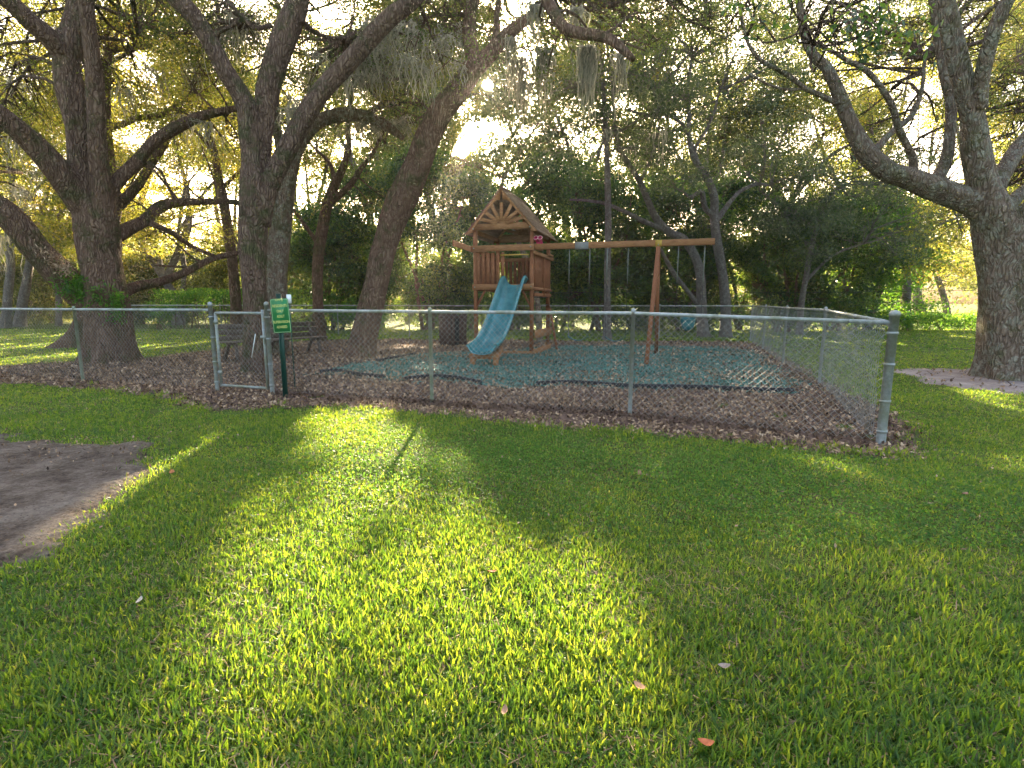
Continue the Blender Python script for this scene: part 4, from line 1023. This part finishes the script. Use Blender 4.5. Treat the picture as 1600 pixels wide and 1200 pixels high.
# tree 2b: pale trunk behind tree 2 with an arching limb
t3 = hero(GH(433, 548), 'greyish oak trunk right behind the dark forked oak, with an arching limb'); mb = MB(); N = []
N.append(limb(mb, [(430, 552, 36), (431, 500, 32), (433, 440, 31), (437, 380, 31), (441, 330, 31), (447, 285, 27), (458, 245, 24), (475, 212, 22), (500, 190, 20), (530, 180, 20), (560, 180, 19), (588, 188, 17), (610, 200, 14), (630, 216, 8)], 14, -.5, 24, .25)[30:])
N.append(limb(mb, [(570, 182, 10), (595, 165, 8), (620, 160, 6)], 13.7, .5, 8))
N.append(limb(mb, [(447, 300, 18), (440, 240, 15), (430, 180, 14), (432, 100, 12), (440, 20, 10)], 14, 1.5, 12))
finish(t3, mb, 'trunk', M['bark_pale']); nodes = np.concatenate(N)
bl = region(420, 700, 110, 230, 14, 17, 10, .5, .9) + region(330, 600, -60, 120, 15, 18, 10, .8, 1.2)
total += crown_for(t3, nodes, bl, M['leaf_grey'], .068, .45, 1.8, 58, .32, M['bark_dark'])
mp_ = [at(RNG.uniform(530, 640), RNG.uniform(180, 205), RNG.uniform(13.4, 14.2)) for _ in range(16)]
strands(mp_, 'hanging_moss', M['moss'], t3, 14, (.2, .55), .12); shift_children(t3)

# tree 3: leaning
t4 = hero(GH(562, 560), 'leaning oak left of the slide with its trunk sweeping up to the right'); mb = MB(); N = []
N.append(limb(mb, [(562, 562, 44), (566, 535, 39), (573, 505, 38), (580, 475, 39), (589, 440, 36), (598, 400, 37), (606, 372, 38), (614, 345, 42), (624, 318, 44), (638, 286, 44), (652, 256, 42), (663, 228, 40), (676, 200, 37), (692, 172, 36), (712, 148, 36), (730, 122, 34), (742, 100, 30)], 12.6, .2, 36, .30, 5, .045, 6)[24:])
N.append(limb(mb, [(741, 108, 24), (736, 78, 22), (733, 48, 22), (738, 10, 22), (742, -30, 20), (750, -90, 16)], 12.8, .3, 16))
N.append(limb(mb, [(742, 108, 26), (766, 84, 24), (788, 58, 20), (812, 38, 16), (838, 20, 13), (860, -10, 11)], 12.8, .6, 16))
N.append(limb(mb, [(768, 80, 12), (775, 50, 10), (778, 10, 9), (785, -40, 7)], 13, .3, 10))
N.append(limb(mb, [(825, -60, 24), (845, -20, 20), (862, 15, 19), (880, 42, 17), (905, 52, 17), (930, 55, 16), (955, 62, 15), (972, 76, 13), (990, 93, 9)], 10.5, -1.0, 14))
finish(t4, mb, 'trunk', M['bark_red']); nodes = np.concatenate(N)
bl = region(560, 1010, -170, 80, 13.2, 17.5, 32, .7, 1.2) + region(960, 1180, -120, 90, 13.5, 18, 14, .7, 1.1) + region(600, 700, 110, 200, 13.5, 17, 6, .4, .8) + region(840, 1010, 20, 110, 10.5, 13, 6, .35, .6)
total += crown_for(t4, nodes, bl, M['leaf_oak'], .064, .45, 2.0, 66, .32, M['bark_dark'])
mp_ = [at(x + RNG.normal() * 4, y, Y) for x, y, Y, k in ((852, 78, 12.2, 5), (845, 95, 12.3, 4), (812, 95, 12.5, 4), (800, 60, 12.5, 3), (922, 78, 10.3, 6), (915, 75, 10.3, 3), (968, 85, 10.2, 2), (820, 130, 12.6, 3), (690, 60, 13, 6), (660, 30, 13, 6), (720, 40, 13, 4), (835, 10, 12, 4), (900, 15, 11.5, 4)) for _ in range(k)]
strands(mp_, 'hanging_moss', M['moss'], t4, 14, (.5, 1.35), .07); shift_children(t4)

# right tree
t5 = hero(GH(1572, 592), 'thick lichen-speckled oak beside the sandy track on the right'); mb = MB(); N = []
N.append(limb(mb, [(1574, 596, 80), (1573, 570, 76), (1573, 540, 72), (1573, 500, 70), (1573, 450, 70), (1572, 410, 70), (1568, 380, 70), (1560, 355, 66), (1550, 330, 56), (1540, 300, 44), (1531, 265, 38), (1525, 227, 35), (1519, 180, 31), (1506, 135, 29), (1496, 95, 27), (1486, 50, 26), (1477, 5, 25), (1470, -40, 22), (1460, -100, 18)], 9.1, 0, 40, .35, 6, .045, 7)[40:])
N.append(limb(mb, [(1556, 345, 44), (1530, 322, 40), (1505, 311, 36), (1476, 300, 36), (1448, 290, 35), (1419, 278, 32), (1392, 270, 30), (1374, 258, 30), (1354, 238, 29), (1338, 212, 24), (1325, 184, 20), (1314, 155, 20), (1302, 128, 18), (1290, 105, 16), (1270, 86, 14), (1257, 55, 12), (1250, 10, 10), (1246, -40, 8)], 9.1, .6, 20))
N.append(limb(mb, [(1427, 280, 12), (1427, 250, 12), (1418, 228, 10), (1404, 200, 10), (1394, 165, 9), (1372, 130, 8), (1350, 108, 8), (1326, 96, 7), (1300, 80, 6), (1270, 68, 5)], 9.4, -.6, 12))
N.append(limb(mb, [(1310, 163, 9), (1285, 150, 8), (1258, 138, 7), (1232, 118, 7), (1206, 104, 6), (1186, 92, 6), (1170, 70, 5), (1161, 40, 5), (1156, 5, 4)], 9.5, -.3, 10))
N.append(limb(mb, [(1258, 138, 5), (1230, 140, 4), (1200, 132, 4), (1170, 115, 3)], 9.4, .4, 6))
N.append(limb(mb, [(1452, 288, 18), (1470, 270, 18), (1480, 240, 16), (1484, 200, 15), (1486, 160, 16), (1480, 125, 17), (1472, 85, 14), (1464, 40, 13), (1458, 0, 12), (1450, -60, 10)], 9.3, .8, 14))
N.append(limb(mb, [(1530, 170, 22), (1533, 130, 21), (1539, 98, 21), (1549, 60, 20), (1562, 25, 19), (1580, -10, 18), (1604, -60, 15)], 9.0, -.5, 16))
N.append(limb(mb, [(1552, 318, 24), (1560, 285, 24), (1576, 255, 23), (1596, 225, 22), (1630, 190, 20), (1690, 140, 16)], 9.1, .8, 16))
N.append(limb(mb, [(1568, 352, 26), (1590, 340, 22), (1612, 322, 22), (1650, 300, 20), (1720, 270, 16)], 9.0, -.5, 16))
N.append(limb(mb, [(1570, 330, 20), (1592, 305, 18), (1620, 285, 16), (1660, 255, 14)], 9.2, .8, 14))
N.append(limb(mb, [(1366, 235, 12), (1385, 215, 10), (1400, 200, 9), (1425, 180, 8), (1440, 140, 6), (1445, 90, 5)], 9.9, 1, 10))
finish(t5, mb, 'trunk', M['bark_pale']); nodes = np.concatenate(N)
bl = region(1100, 1500, -170, 90, 9.5, 13, 24, .5, .9) + region(1480, 1800, -170, 330, 10.5, 15, 22, .7, 1.2) + region(1230, 1480, 40, 240, 10.5, 13, 8, .35, .6)
total += crown_for(t5, nodes, bl, M['leaf_oak'], .058, .45, 2.1, 60, .30, M['bark_dark'])
bl = region(1170, 1260, -30, 60, 7.2, 8, 3, .25, .4) + region(1300, 1430, 5, 70, 6.5, 7.5, 5, .25, .4)
total += crown_for(t5, nodes, bl, M['leaf_dark'], .10, .42, 5, 11, .22, M['bark_dark'], .02, 'overhanging_sprays'); shift_children(t5)

# ------------------------------------------------------------------ middle-distance trees
def mid_tree(base, limbs, blobs, label, mat='leaf_grey', brk='bark_grey', Y=20, L=.11, per=1.1, lv=46, sr=.42, kind='oak_tree', moss=0, wid=.45, r0=.04):
    global total
    root = hero(GH(*base), label, kind=kind); mb = MB(); N = []
    for k, (pts, dY) in enumerate(limbs): N.append(limb(mb, pts, Y, dY, 14 if k == 0 else 9, .25 if k == 0 else 0))
    finish(root, mb, 'trunk', M[brk]); nodes = np.concatenate([N[0][len(N[0]) // 2:]] + N[1:])
    total += crown_for(root, nodes, blobs, M[mat], L, wid, per, lv, sr, M[brk], r0)
    if moss: strands([np.array(b[:3]) - np.array([0, 0, b[3] * .4]) for b in blobs[:moss]], 'hanging_moss', M['moss'], root, 12, (.4, 1.2), .2, .02)
    shift_children(root); return root
mid_tree((948, 532), [([(948, 536, 15), (949, 500, 11), (949, 440, 10), (950, 380, 10), (950, 320, 10), (949, 260, 9), (946, 200, 8), (943, 140, 7), (938, 60, 5), (935, 0, 4)], 0)],
         region(860, 1040, -20, 260, 17.5, 20.5, 14, .8, 1.3), 'straight slender grey trunk rising behind the middle of the swing beam', Y=18.6, moss=4)
mid_tree((1099, 524), [([(1100, 527, 18), (1097, 500, 16), (1096, 460, 15), (1093, 425, 14), (1084, 398, 13), (1068, 374, 13), (1045, 362, 12), (1025, 340, 11), (1012, 312, 10), (1000, 285, 9), (986, 262, 8), (972, 240, 7), (962, 205, 6), (958, 150, 4)], 0),
         ([(1040, 360, 8), (1005, 345, 7), (975, 330, 6), (945, 318, 5), (915, 313, 4), (890, 312, 3)], -.5), ([(1090, 475, 8), (1072, 452, 7), (1055, 430, 7), (1042, 408, 6), (1033, 390, 4)], -.6), ([(1000, 285, 6), (1020, 240, 5), (1030, 190, 4), (1020, 140, 3)], .5)],
         region(900, 1110, -60, 260, 18.5, 22, 18, .7, 1.3), 'grey oak leaning left behind the right end of the swing beam', Y=20)
mid_tree((1134, 520), [([(1135, 523, 18), (1134, 495, 16), (1132, 460, 15), (1127, 415, 14), (1120, 375, 14), (1116, 340, 13), (1116, 310, 12), (1108, 284, 11), (1094, 262, 9), (1083, 245, 8), (1077, 215, 7), (1077, 180, 6), (1076, 140, 5), (1080, 90, 3)], 0),
         ([(1116, 338, 10), (1102, 325, 8), (1096, 300, 8), (1080, 308, 6), (1068, 300, 4)], -.5), ([(1120, 345, 9), (1132, 328, 8), (1144, 312, 7), (1158, 298, 6), (1182, 288, 5), (1205, 290, 3)], .4), ([(1094, 262, 6), (1070, 200, 5), (1040, 180, 5), (1000, 178, 4), (980, 170, 3)], .6), ([(1080, 240, 5), (1110, 190, 4), (1125, 140, 3)], 0)],
         region(1010, 1250, -40, 280, 18.5, 22, 18, .7, 1.3), 'crooked grey oak with forked limbs just right of the swing beam end', Y=20)
mid_tree((1250, 516), [([(1250, 518, 10), (1252, 480, 9), (1258, 440, 8), (1265, 400, 8), (1275, 360, 7), (1290, 320, 6), (1310, 290, 4)], 0), ([(1275, 360, 5), (1240, 330, 5), (1215, 320, 4), (1190, 300, 3)], 0), ([(1258, 440, 5), (1300, 400, 4), (1350, 380, 3)], 0)],
         region(1180, 1440, 245, 400, 20, 23, 20, .7, 1.15), 'broad blue-grey leafy tree behind the side fence', Y=21.5, per=1.7)
mid_tree((1180, 516), [([(1195, 516, 9), (1200, 450, 8), (1215, 380, 7), (1240, 310, 6), (1265, 250, 6), (1285, 215, 4)], 0), ([(1240, 310, 5), (1290, 250, 5), (1330, 225, 4), (1360, 215, 3)], 0), ([(1225, 340, 5), (1205, 280, 4), (1195, 230, 3)], 0)],
         region(1170, 1400, 150, 270, 25, 28, 12, .8, 1.3), 'backlit yellow oak behind the blue-grey tree', 'leaf_backlit', 'bark_dark', 26, .12, 1.3)
mid_tree((497, 522), [([(497, 527, 24), (497, 490, 17), (496, 440, 16), (498, 400, 17), (503, 360, 17), (511, 320, 16), (524, 288, 13), (536, 262, 11), (545, 232, 9), (544, 195, 8), (550, 140, 5)], 0),
         ([(511, 320, 12), (530, 305, 10), (548, 288, 9), (565, 262, 8), (585, 235, 6), (600, 200, 4)], .4), ([(500, 385, 8), (475, 350, 6), (460, 330, 5), (445, 320, 3)], -.3), ([(524, 288, 7), (515, 255, 6), (495, 235, 4)], .3)],
         region(450, 640, 150, 320, 17.5, 20.5, 13, .5, .95), 'brown twin-stemmed oak between the gate sign and the leaning oak', 'leaf_oak', 'bark_red', 18.2, .10, 1.1)
mid_tree((368, 522), [([(369, 527, 22), (369, 490, 17), (366, 440, 15), (362, 400, 15), (356, 355, 15), (349, 310, 13), (342, 280, 12), (334, 235, 10), (322, 190, 8), (315, 130, 6)], 0), ([(345, 295, 6), (372, 270, 5), (395, 240, 4), (410, 210, 3)], 0), ([(334, 235, 6), (300, 200, 5), (270, 180, 3)], 0)],
         region(240, 420, 80, 260, 18, 22, 12, .7, 1.2), 'slender leaning trunk seen between the two big left oaks', 'leaf_backlit', 'bark_red', 19, .11, 1.0, moss=5)
mid_tree((122, 543), [([(122, 546, 60), (130, 515, 32), (140, 470, 26), (152, 420, 24), (168, 370, 23), (178, 320, 22), (172, 270, 20), (165, 220, 18), (165, 150, 14), (170, 80, 10)], 0), ([(178, 330, 15), (215, 290, 14), (240, 250, 12), (265, 210, 9), (275, 160, 6)], 1), ([(165, 200, 10), (190, 195, 9), (215, 185, 8), (250, 180, 7), (280, 160, 5)], 0)],
         region(40, 330, -40, 190, 15.5, 19, 15, .7, 1.2), 'brown oak with a cone-shaped foot behind the massive left oak', 'leaf_backlit', 'bark_red', 15.6, .10, 1.2, moss=5)
for (bx, by, Y, pts, lab) in ((8, 515, 27, [(8, 517, 14), (12, 470, 12), (16, 420, 11), (14, 360, 10), (20, 300, 8), (10, 220, 6)], 'thin grey trunk near the left edge of the far lawn'),
                              (30, 513, 29, [(30, 515, 16), (34, 480, 13), (42, 440, 12), (48, 400, 10), (60, 350, 8), (80, 280, 6)], 'slanting grey trunk second from the left across the lawn'),
                              (92, 512, 30, [(92, 514, 8), (92, 470, 8), (90, 420, 7), (95, 360, 6), (85, 280, 5)], 'slim trunk across the lawn left of the massive oak'),
                              (285, 508, 31, [(285, 512, 9), (284, 470, 8), (288, 420, 7), (280, 360, 6), (290, 290, 5)], 'pale trunk across the lawn right of the massive oak')):
    mid_tree((bx, by), [(pts, 0), ([(pts[3][0], pts[3][1], 5), (pts[3][0] + 40, pts[3][1] - 60, 4), (pts[3][0] + 70, pts[3][1] - 90, 3)], 0)], region(bx - 110, bx + 120, 160, 400, Y - 3, Y + 3, 14, .9, 1.6), lab, 'leaf_backlit', 'bark_grey', Y, .14, .8, moss=5)
for (bx, by, Y, pts, lab) in ((1398, 490, 38, [(1398, 495, 22), (1396, 470, 14), (1390, 440, 12), (1388, 400, 10), (1400, 350, 8), (1410, 290, 6)], 'grey trunk beyond the hedge just right of the corner post'),
                              (1418, 516, 25.5, [(1418, 518, 14), (1416, 490, 13), (1417, 455, 12), (1416, 420, 10), (1405, 370, 8), (1400, 310, 6)], 'vine-wrapped trunk at the hedge right of the corner post'),
                              (1483, 488, 40, [(1483, 494, 10), (1477, 472, 9), (1470, 450, 8), (1462, 420, 7), (1470, 370, 6), (1480, 300, 4)], 'leaning trunk beyond the hedge left of the lichen-speckled oak')):
    mid_tree((bx, by), [(pts, 0), ([(pts[3][0], pts[3][1], 5), (pts[3][0] + 40, pts[3][1] - 60, 4), (pts[3][0] + 80, pts[3][1] - 80, 3)], 0)], region(bx - 60, min(bx + 110, 1540), 290, 440, Y - 3, Y + 3, 14, .7, 1.4), lab, 'leaf_backlit', 'bark_grey', Y, .14, .9)
# pale climbing trunk seen through the tower
mb = MB(); r_ = hero(GH(840, 532), 'thin pale mottled trunk leaning behind the play tower', kind='oak_tree')
limb(mb, [(843, 534, 10), (842, 500, 9), (838, 460, 9), (832, 430, 10), (822, 405, 9), (813, 385, 8), (803, 360, 6), (798, 335, 3)], 17.5, .6, 14, .2); finish(r_, mb, 'trunk', M['bark_pale'])
bl = region(790, 860, 330, 350, 17.6, 18.4, 2, .4, .5); total += crown_for(r_, [at(800, 340, 18)], bl, M['leaf_oak'], .10, .45, .9, 36, .4, M['bark_grey']); shift_children(r_)

# ------------------------------------------------------------------ dense evergreens behind the back fence
def bush_tree(px, Y, top_py, wid_m, label, mat, L=.14, lo=.1, per=1.5, lv=40, group=None, kind='evergreen_tree'):
    global total
    base = at(px, 500, Y); base[2] = 0; root = hero(base, label, kind=kind)
    if group: root['group'] = group
    h = at(px, top_py, Y)[2]; blobs = []
    nb = int(12 + wid_m * h * 1.25)
    for _ in range(nb):
        t = RNG.random(); z = lo + (h - lo) * (.06 + .90 * t); ww = wid_m / 2 * (1 - .55 * max(0, t - .5) / .5)
        blobs.append((base[0] + RNG.uniform(-ww, ww), Y + RNG.uniform(-1.2, 1.2), z, RNG.uniform(.7, 1.15), .8))
    mb = MB(); nn = []
    for k in range(4):
        a = RNG.uniform(-.5, .5); b = base + np.array([RNG.normal() * .25, RNG.normal() * .2, -.1]); top = base + np.array([a * wid_m * .8, RNG.normal() * .5, h * RNG.uniform(.6, .9)])
        pth = smooth_path([b, b + (top - b) * .35 + RNG.normal(size=3) * .15, b + (top - b) * .7 + RNG.normal(size=3) * .2, top], 4)
        mb.tube(pth, np.linspace(.10, .03, len(pth)), 8); nn.append(pth[4:])
    mb.build('trunk', M['bark_dark'], root, True)
    total += crown_for(root, np.concatenate(nn), blobs, M[mat], L, .5, per * 1.35, lv, .45, M['bark_dark'], .03)
    shift_children(root)
bushes = [(520, 25.5, 350, 4.2, 'dark evergreen behind the fence between the twin-stemmed oak and leaning oak', 'leaf_dark'),
          (590, 27, 300, 4.5, 'tall dark evergreen directly behind the leaning oak', 'leaf_dark'),
          (670, 25, 262, 4.2, 'blue-green evergreen right of the leaning oak trunk', 'leaf_dark'),
          (735, 26.5, 300, 4.0, 'dark evergreen left of the play tower roof', 'leaf_dark'),
          (800, 25, 322, 4.0, 'evergreen hidden behind the play tower', 'leaf_dark'),
          (870, 26, 262, 4.6, 'evergreen with yellow-lit top right of the tower roof', 'leaf_dark'),
          (935, 24.5, 300, 4.2, 'dark evergreen behind the straight slender trunk', 'leaf_dark'),
          (1005, 26, 315, 4.2, 'evergreen behind the swing beam bracket', 'leaf_dark'),
          (1070, 24.5, 330, 4.0, 'yellow-green glinting evergreen behind the bucket swing', 'leaf_dark'),
          (1150, 25.5, 300, 4.6, 'dark evergreen right of the swing beam end', 'leaf_dark'),
          (1225, 24, 330, 4.2, 'dark evergreen behind the far fence corner', 'leaf_dark'),
          (1300, 24.5, 345, 4.2, 'dark evergreen behind the side fence', 'leaf_dark'),
          (1360, 26, 330, 4.0, 'green leafy tree left of the lawn opening', 'leaf_fresh')]
for b in bushes: bush_tree(b[0], b[1], b[2] - 28, *b[3:], lv=54)
# lower greenery on the left
for b in ((0, 33, 440, 8, 'brownish thicket at the far left edge', 'leaf_oak'), (90, 34, 452, 8, 'thicket across the lawn behind the massive oak', 'leaf_oak'),
          (215, 33, 455, 6, 'thicket right of the massive oak', 'leaf_oak'), (300, 34, 450, 7, 'thicket left of the slender leaning trunk', 'leaf_grey'),
          (400, 32, 445, 6, 'thicket behind the gate', 'leaf_oak'), (470, 30, 420, 5, 'thicket right of the gate sign', 'leaf_oak')):
    bush_tree(b[0], b[1], b[2] - 62, b[3], b[4], b[5], L=.15, per=1.5, kind='thicket')
def shrub(px, py, Y, w_, h_, label, mat='leaf_fresh', L=.09, n=1500, kind='shrub'):
    base = at(px, py, Y); base[2] = 0; root = hero(base, label, 'shrub', kind)
    bl = [(base[0] + RNG.uniform(-w_, w_) * .38, Y + RNG.uniform(-.3, .3), h_ * RNG.uniform(.25, .72), h_ * .34, .8) for _ in range(max(5, int(w_ * 4)))]
    C, T, subs = clumps(bl, 14 / max(.5, h_), 34, .2); C = C[C[:, 2] > .02][:]; T = T[:len(C)]
    mb = MB(); A = [(base[0] + RNG.normal() * .15, Y, -.05) for _ in bl]; mb.segs(A, [b[:3] for b in bl], .02, .008, 5); mb.build('stems', M['bark_dark'], root)
    link('foliage', leaf_mesh('foliage', C, L, .5, T), M[mat], root); shift_children(root)
shrub(245, 512, 25.5, 1.9, 1.6, 'bright green rounded shrub left of the gate posts, beyond the far fence')
shrub(560, 515, 23.5, 2.4, 1.6, 'fresh green low shrub beyond the fence left of the leaning oak')
shrub(525, 515, 24.5, 1.6, 1.9, 'bright green shrub against the dark trees beside the twin-stemmed oak')
# vine-covered run behind the gate
vb = empty('vine_hedge', tuple(at(345, 505, 27) * [1, 1, 0]), label='long flat-topped vine-covered hedge behind the gate', cat='hedge')
n = 9000; x0 = at(255, 500, 27)[0]; x1 = at(490, 500, 27)[0]; X_ = RNG.uniform(x0, x1, n); Z_ = 1.95 - np.abs(RNG.normal(0, .45, n)) + .12 * n2(X_, X_, 1.2); Y_ = 27 + RNG.normal(0, .45, n)
C = np.stack([X_, Y_, np.maximum(Z_, .03)], -1); link('foliage', leaf_mesh('foliage', C, .12, .5, RNG.uniform(.1, 1, n)), M['leaf_fresh'], vb)
mb = MB(); mb.segs([(x, 27 + RNG.normal() * .2, -.05) for x in np.linspace(x0, x1, 30)], [(x + RNG.normal() * .3, 27, 1.8) for x in np.linspace(x0, x1, 30)], .03, .015, 5); mb.build('stems', M['bark_dark'], vb); shift_children(vb)
# low hedge on the right
hb = empty('low_hedge', tuple(at(1480, 505, 25) * [1, 1, 0]), label='low clipped hedge at the far edge of the right lawn', cat='hedge')
n = 15000; x0 = at(1355, 505, 25)[0]; x1 = at(1720, 505, 25)[0]; X_ = RNG.uniform(x0, x1, n); zt_ = .78 + .14 * n2(X_, X_ * .3, 1.5); Z_ = zt_ * RNG.random(n) ** .6; Y_ = 25 + RNG.uniform(-.6, .6, n)
C = np.stack([X_, Y_, Z_ + .02], -1); link('foliage', leaf_mesh('foliage', C, .12, .4, RNG.uniform(0, 1, n)), M['leaf_fresh'], hb)
mb = MB(); mb.segs([(x, 25 + RNG.normal() * .3, -.05) for x in np.linspace(x0, x1, 40)], [(x + RNG.normal() * .2, 25, .6) for x in np.linspace(x0, x1, 40)], .02, .01, 5); mb.build('stems', M['bark_dark'], hb); shift_children(hb)

# ------------------------------------------------------------------ tall oaks behind everything
def far_oak(px, Y, label, mat, top=60, low=330, spread=150, nb=17):
    global total
    base = at(px, 500, Y); base[2] = 0; root = hero(base, label, kind='oak_tree'); root['group'] = 'tall oaks standing beyond the play area'
    blobs = region(px - spread, px + spread, top - 90, low, Y - 2.5, Y + 2.5, nb, 1.1, 1.9)
    mb = MB(); N = []
    n0 = base.copy(); n0[2] = -.2; fork = at(px + RNG.uniform(-20, 20), low + 20, Y); pth = smooth_path([n0, (n0 + fork) / 2 + RNG.normal(size=3) * [.3, .2, 0], fork], 6)
    mb.tube(pth, np.linspace(.30, .20, len(pth)), 12); N.append(pth[-4:])
    for k in range(4):
        e = at(px + RNG.uniform(-spread, spread) * .7, top + (low - top) * RNG.uniform(.1, .6), Y + RNG.uniform(-1.5, 1.5)); md = fork + (e - fork) * .45 + RNG.normal(size=3) * .5
        pth = smooth_path([fork, md, e], 7)
        if k > 0 and in_light_gap(pth).mean() > .06: continue
        mb.tube(pth, np.linspace(.17, .04, len(pth)), 9); N.append(pth[3:])
    mb.build('trunk', M['bark_grey'], root, True)
    total += crown_for(root, np.concatenate(N), blobs, M[mat], .16, .5, .85, 48, .5, M['bark_dark'], .05)
    shift_children(root)
for px, Y, mat, top, low, lab in ((-60, 30, 'leaf_backlit', 40, 400, 'yellow oak crown filling the upper left corner'), (60, 36, 'leaf_backlit', 120, 420, 'yellow oak beyond the left edge of the massive oak'),
                                  (170, 33, 'leaf_backlit', 90, 400, 'yellow oak directly behind the massive oak'), (270, 31, 'leaf_backlit', 110, 420, 'glowing yellow oak between the two big left oaks'),
                                  (390, 34, 'leaf_backlit', 120, 420, 'yellow oak behind the dark forked oak'), (480, 31, 'leaf_oak', 130, 400, 'olive oak right of the dark forked oak'),
                                  (590, 30, 'leaf_oak', 60, 320, 'olive oak crown left of the sun'), (690, 32, 'leaf_oak', 100, 300, 'olive oak crown just under the sun'),
                                  (640, 34, 'leaf_oak', 150, 300, 'olive oak between the leaning oak and the tower'), (745, 35, 'leaf_oak', 190, 320, 'olive oak low behind the tower gable'), (1035, 34, 'leaf_oak', 210, 330, 'olive oak low behind the swing beam'),
                                  (800, 31, 'leaf_grey', 120, 310, 'grey-green oak crown right of the sun'), (890, 29, 'leaf_grey', 80, 300, 'grey-green oak above the play tower'),
                                  (1000, 32, 'leaf_grey', 60, 320, 'grey-green oak above the swing beam'), (1110, 30, 'leaf_grey', 90, 320, 'grey-green oak above the swing beam end'),
                                  (1230, 33, 'leaf_oak', 110, 340, 'olive oak above the blue-grey tree'), (1340, 31, 'leaf_oak', 60, 320, 'olive oak left of the lichen-speckled oak'),
                                  (1450, 33, 'leaf_backlit', 150, 400, 'yellow oak seen under the lichen-speckled oak limb'), (1560, 30, 'leaf_oak', 20, 400, 'olive oak behind the lichen-speckled trunk'),
                                  (1660, 32, 'leaf_oak', 40, 400, 'olive oak filling the upper right corner')):
    far_oak(px, Y, lab, M and mat, top, low)

# thin haze added to lift far shadows and glow towards the sun
hz = MB(); hz.box(-90, 90, -4, 72, -1, 24); hm = Mat('added_haze'); hm.N.remove(hm.bsdf); pv = hm.N.new('ShaderNodeVolumePrincipled')
pv.inputs['Density'].default_value = .0006; pv.inputs['Anisotropy'].default_value = .65; pv.inputs['Color'].default_value = (1, .97, .92, 1)
hm.L.new(pv.outputs[0], hm.out.inputs['Volume']); link('haze', hz.mesh('haze'), hm.m, kind='stuff')
# distant wood closing the horizon
n = 130000; X_ = RNG.uniform(-75, 75, n); hh = 8.0 + 3.0 * n2(X_, X_ * .1, .35, 4) + 1.0 * n2(X_, X_, 1.3, 9); Z_ = hh * RNG.random(n); Y_ = 58 + RNG.normal(0, 3, n)
k = n2(X_, Z_ * 2.2, .9, 1) + .6 * n2(X_, Z_ * 2, 2.6, 5) > -.55; k &= sun_keep(np.stack([X_, Y_, Z_], -1))
C = np.stack([X_, Y_, Z_ + .1], -1)[k]
link('distant_wood', leaf_mesh('distant_wood', C, .38, .6, np.clip(.45 + .3 * n2(C[:, 0], C[:, 2], .7, 2) + RNG.normal(0, .15, len(C)), 0, 1)), M['leaf_oak'],
     label='far-off mass of trees closing the horizon', cat='wood', kind='stuff')
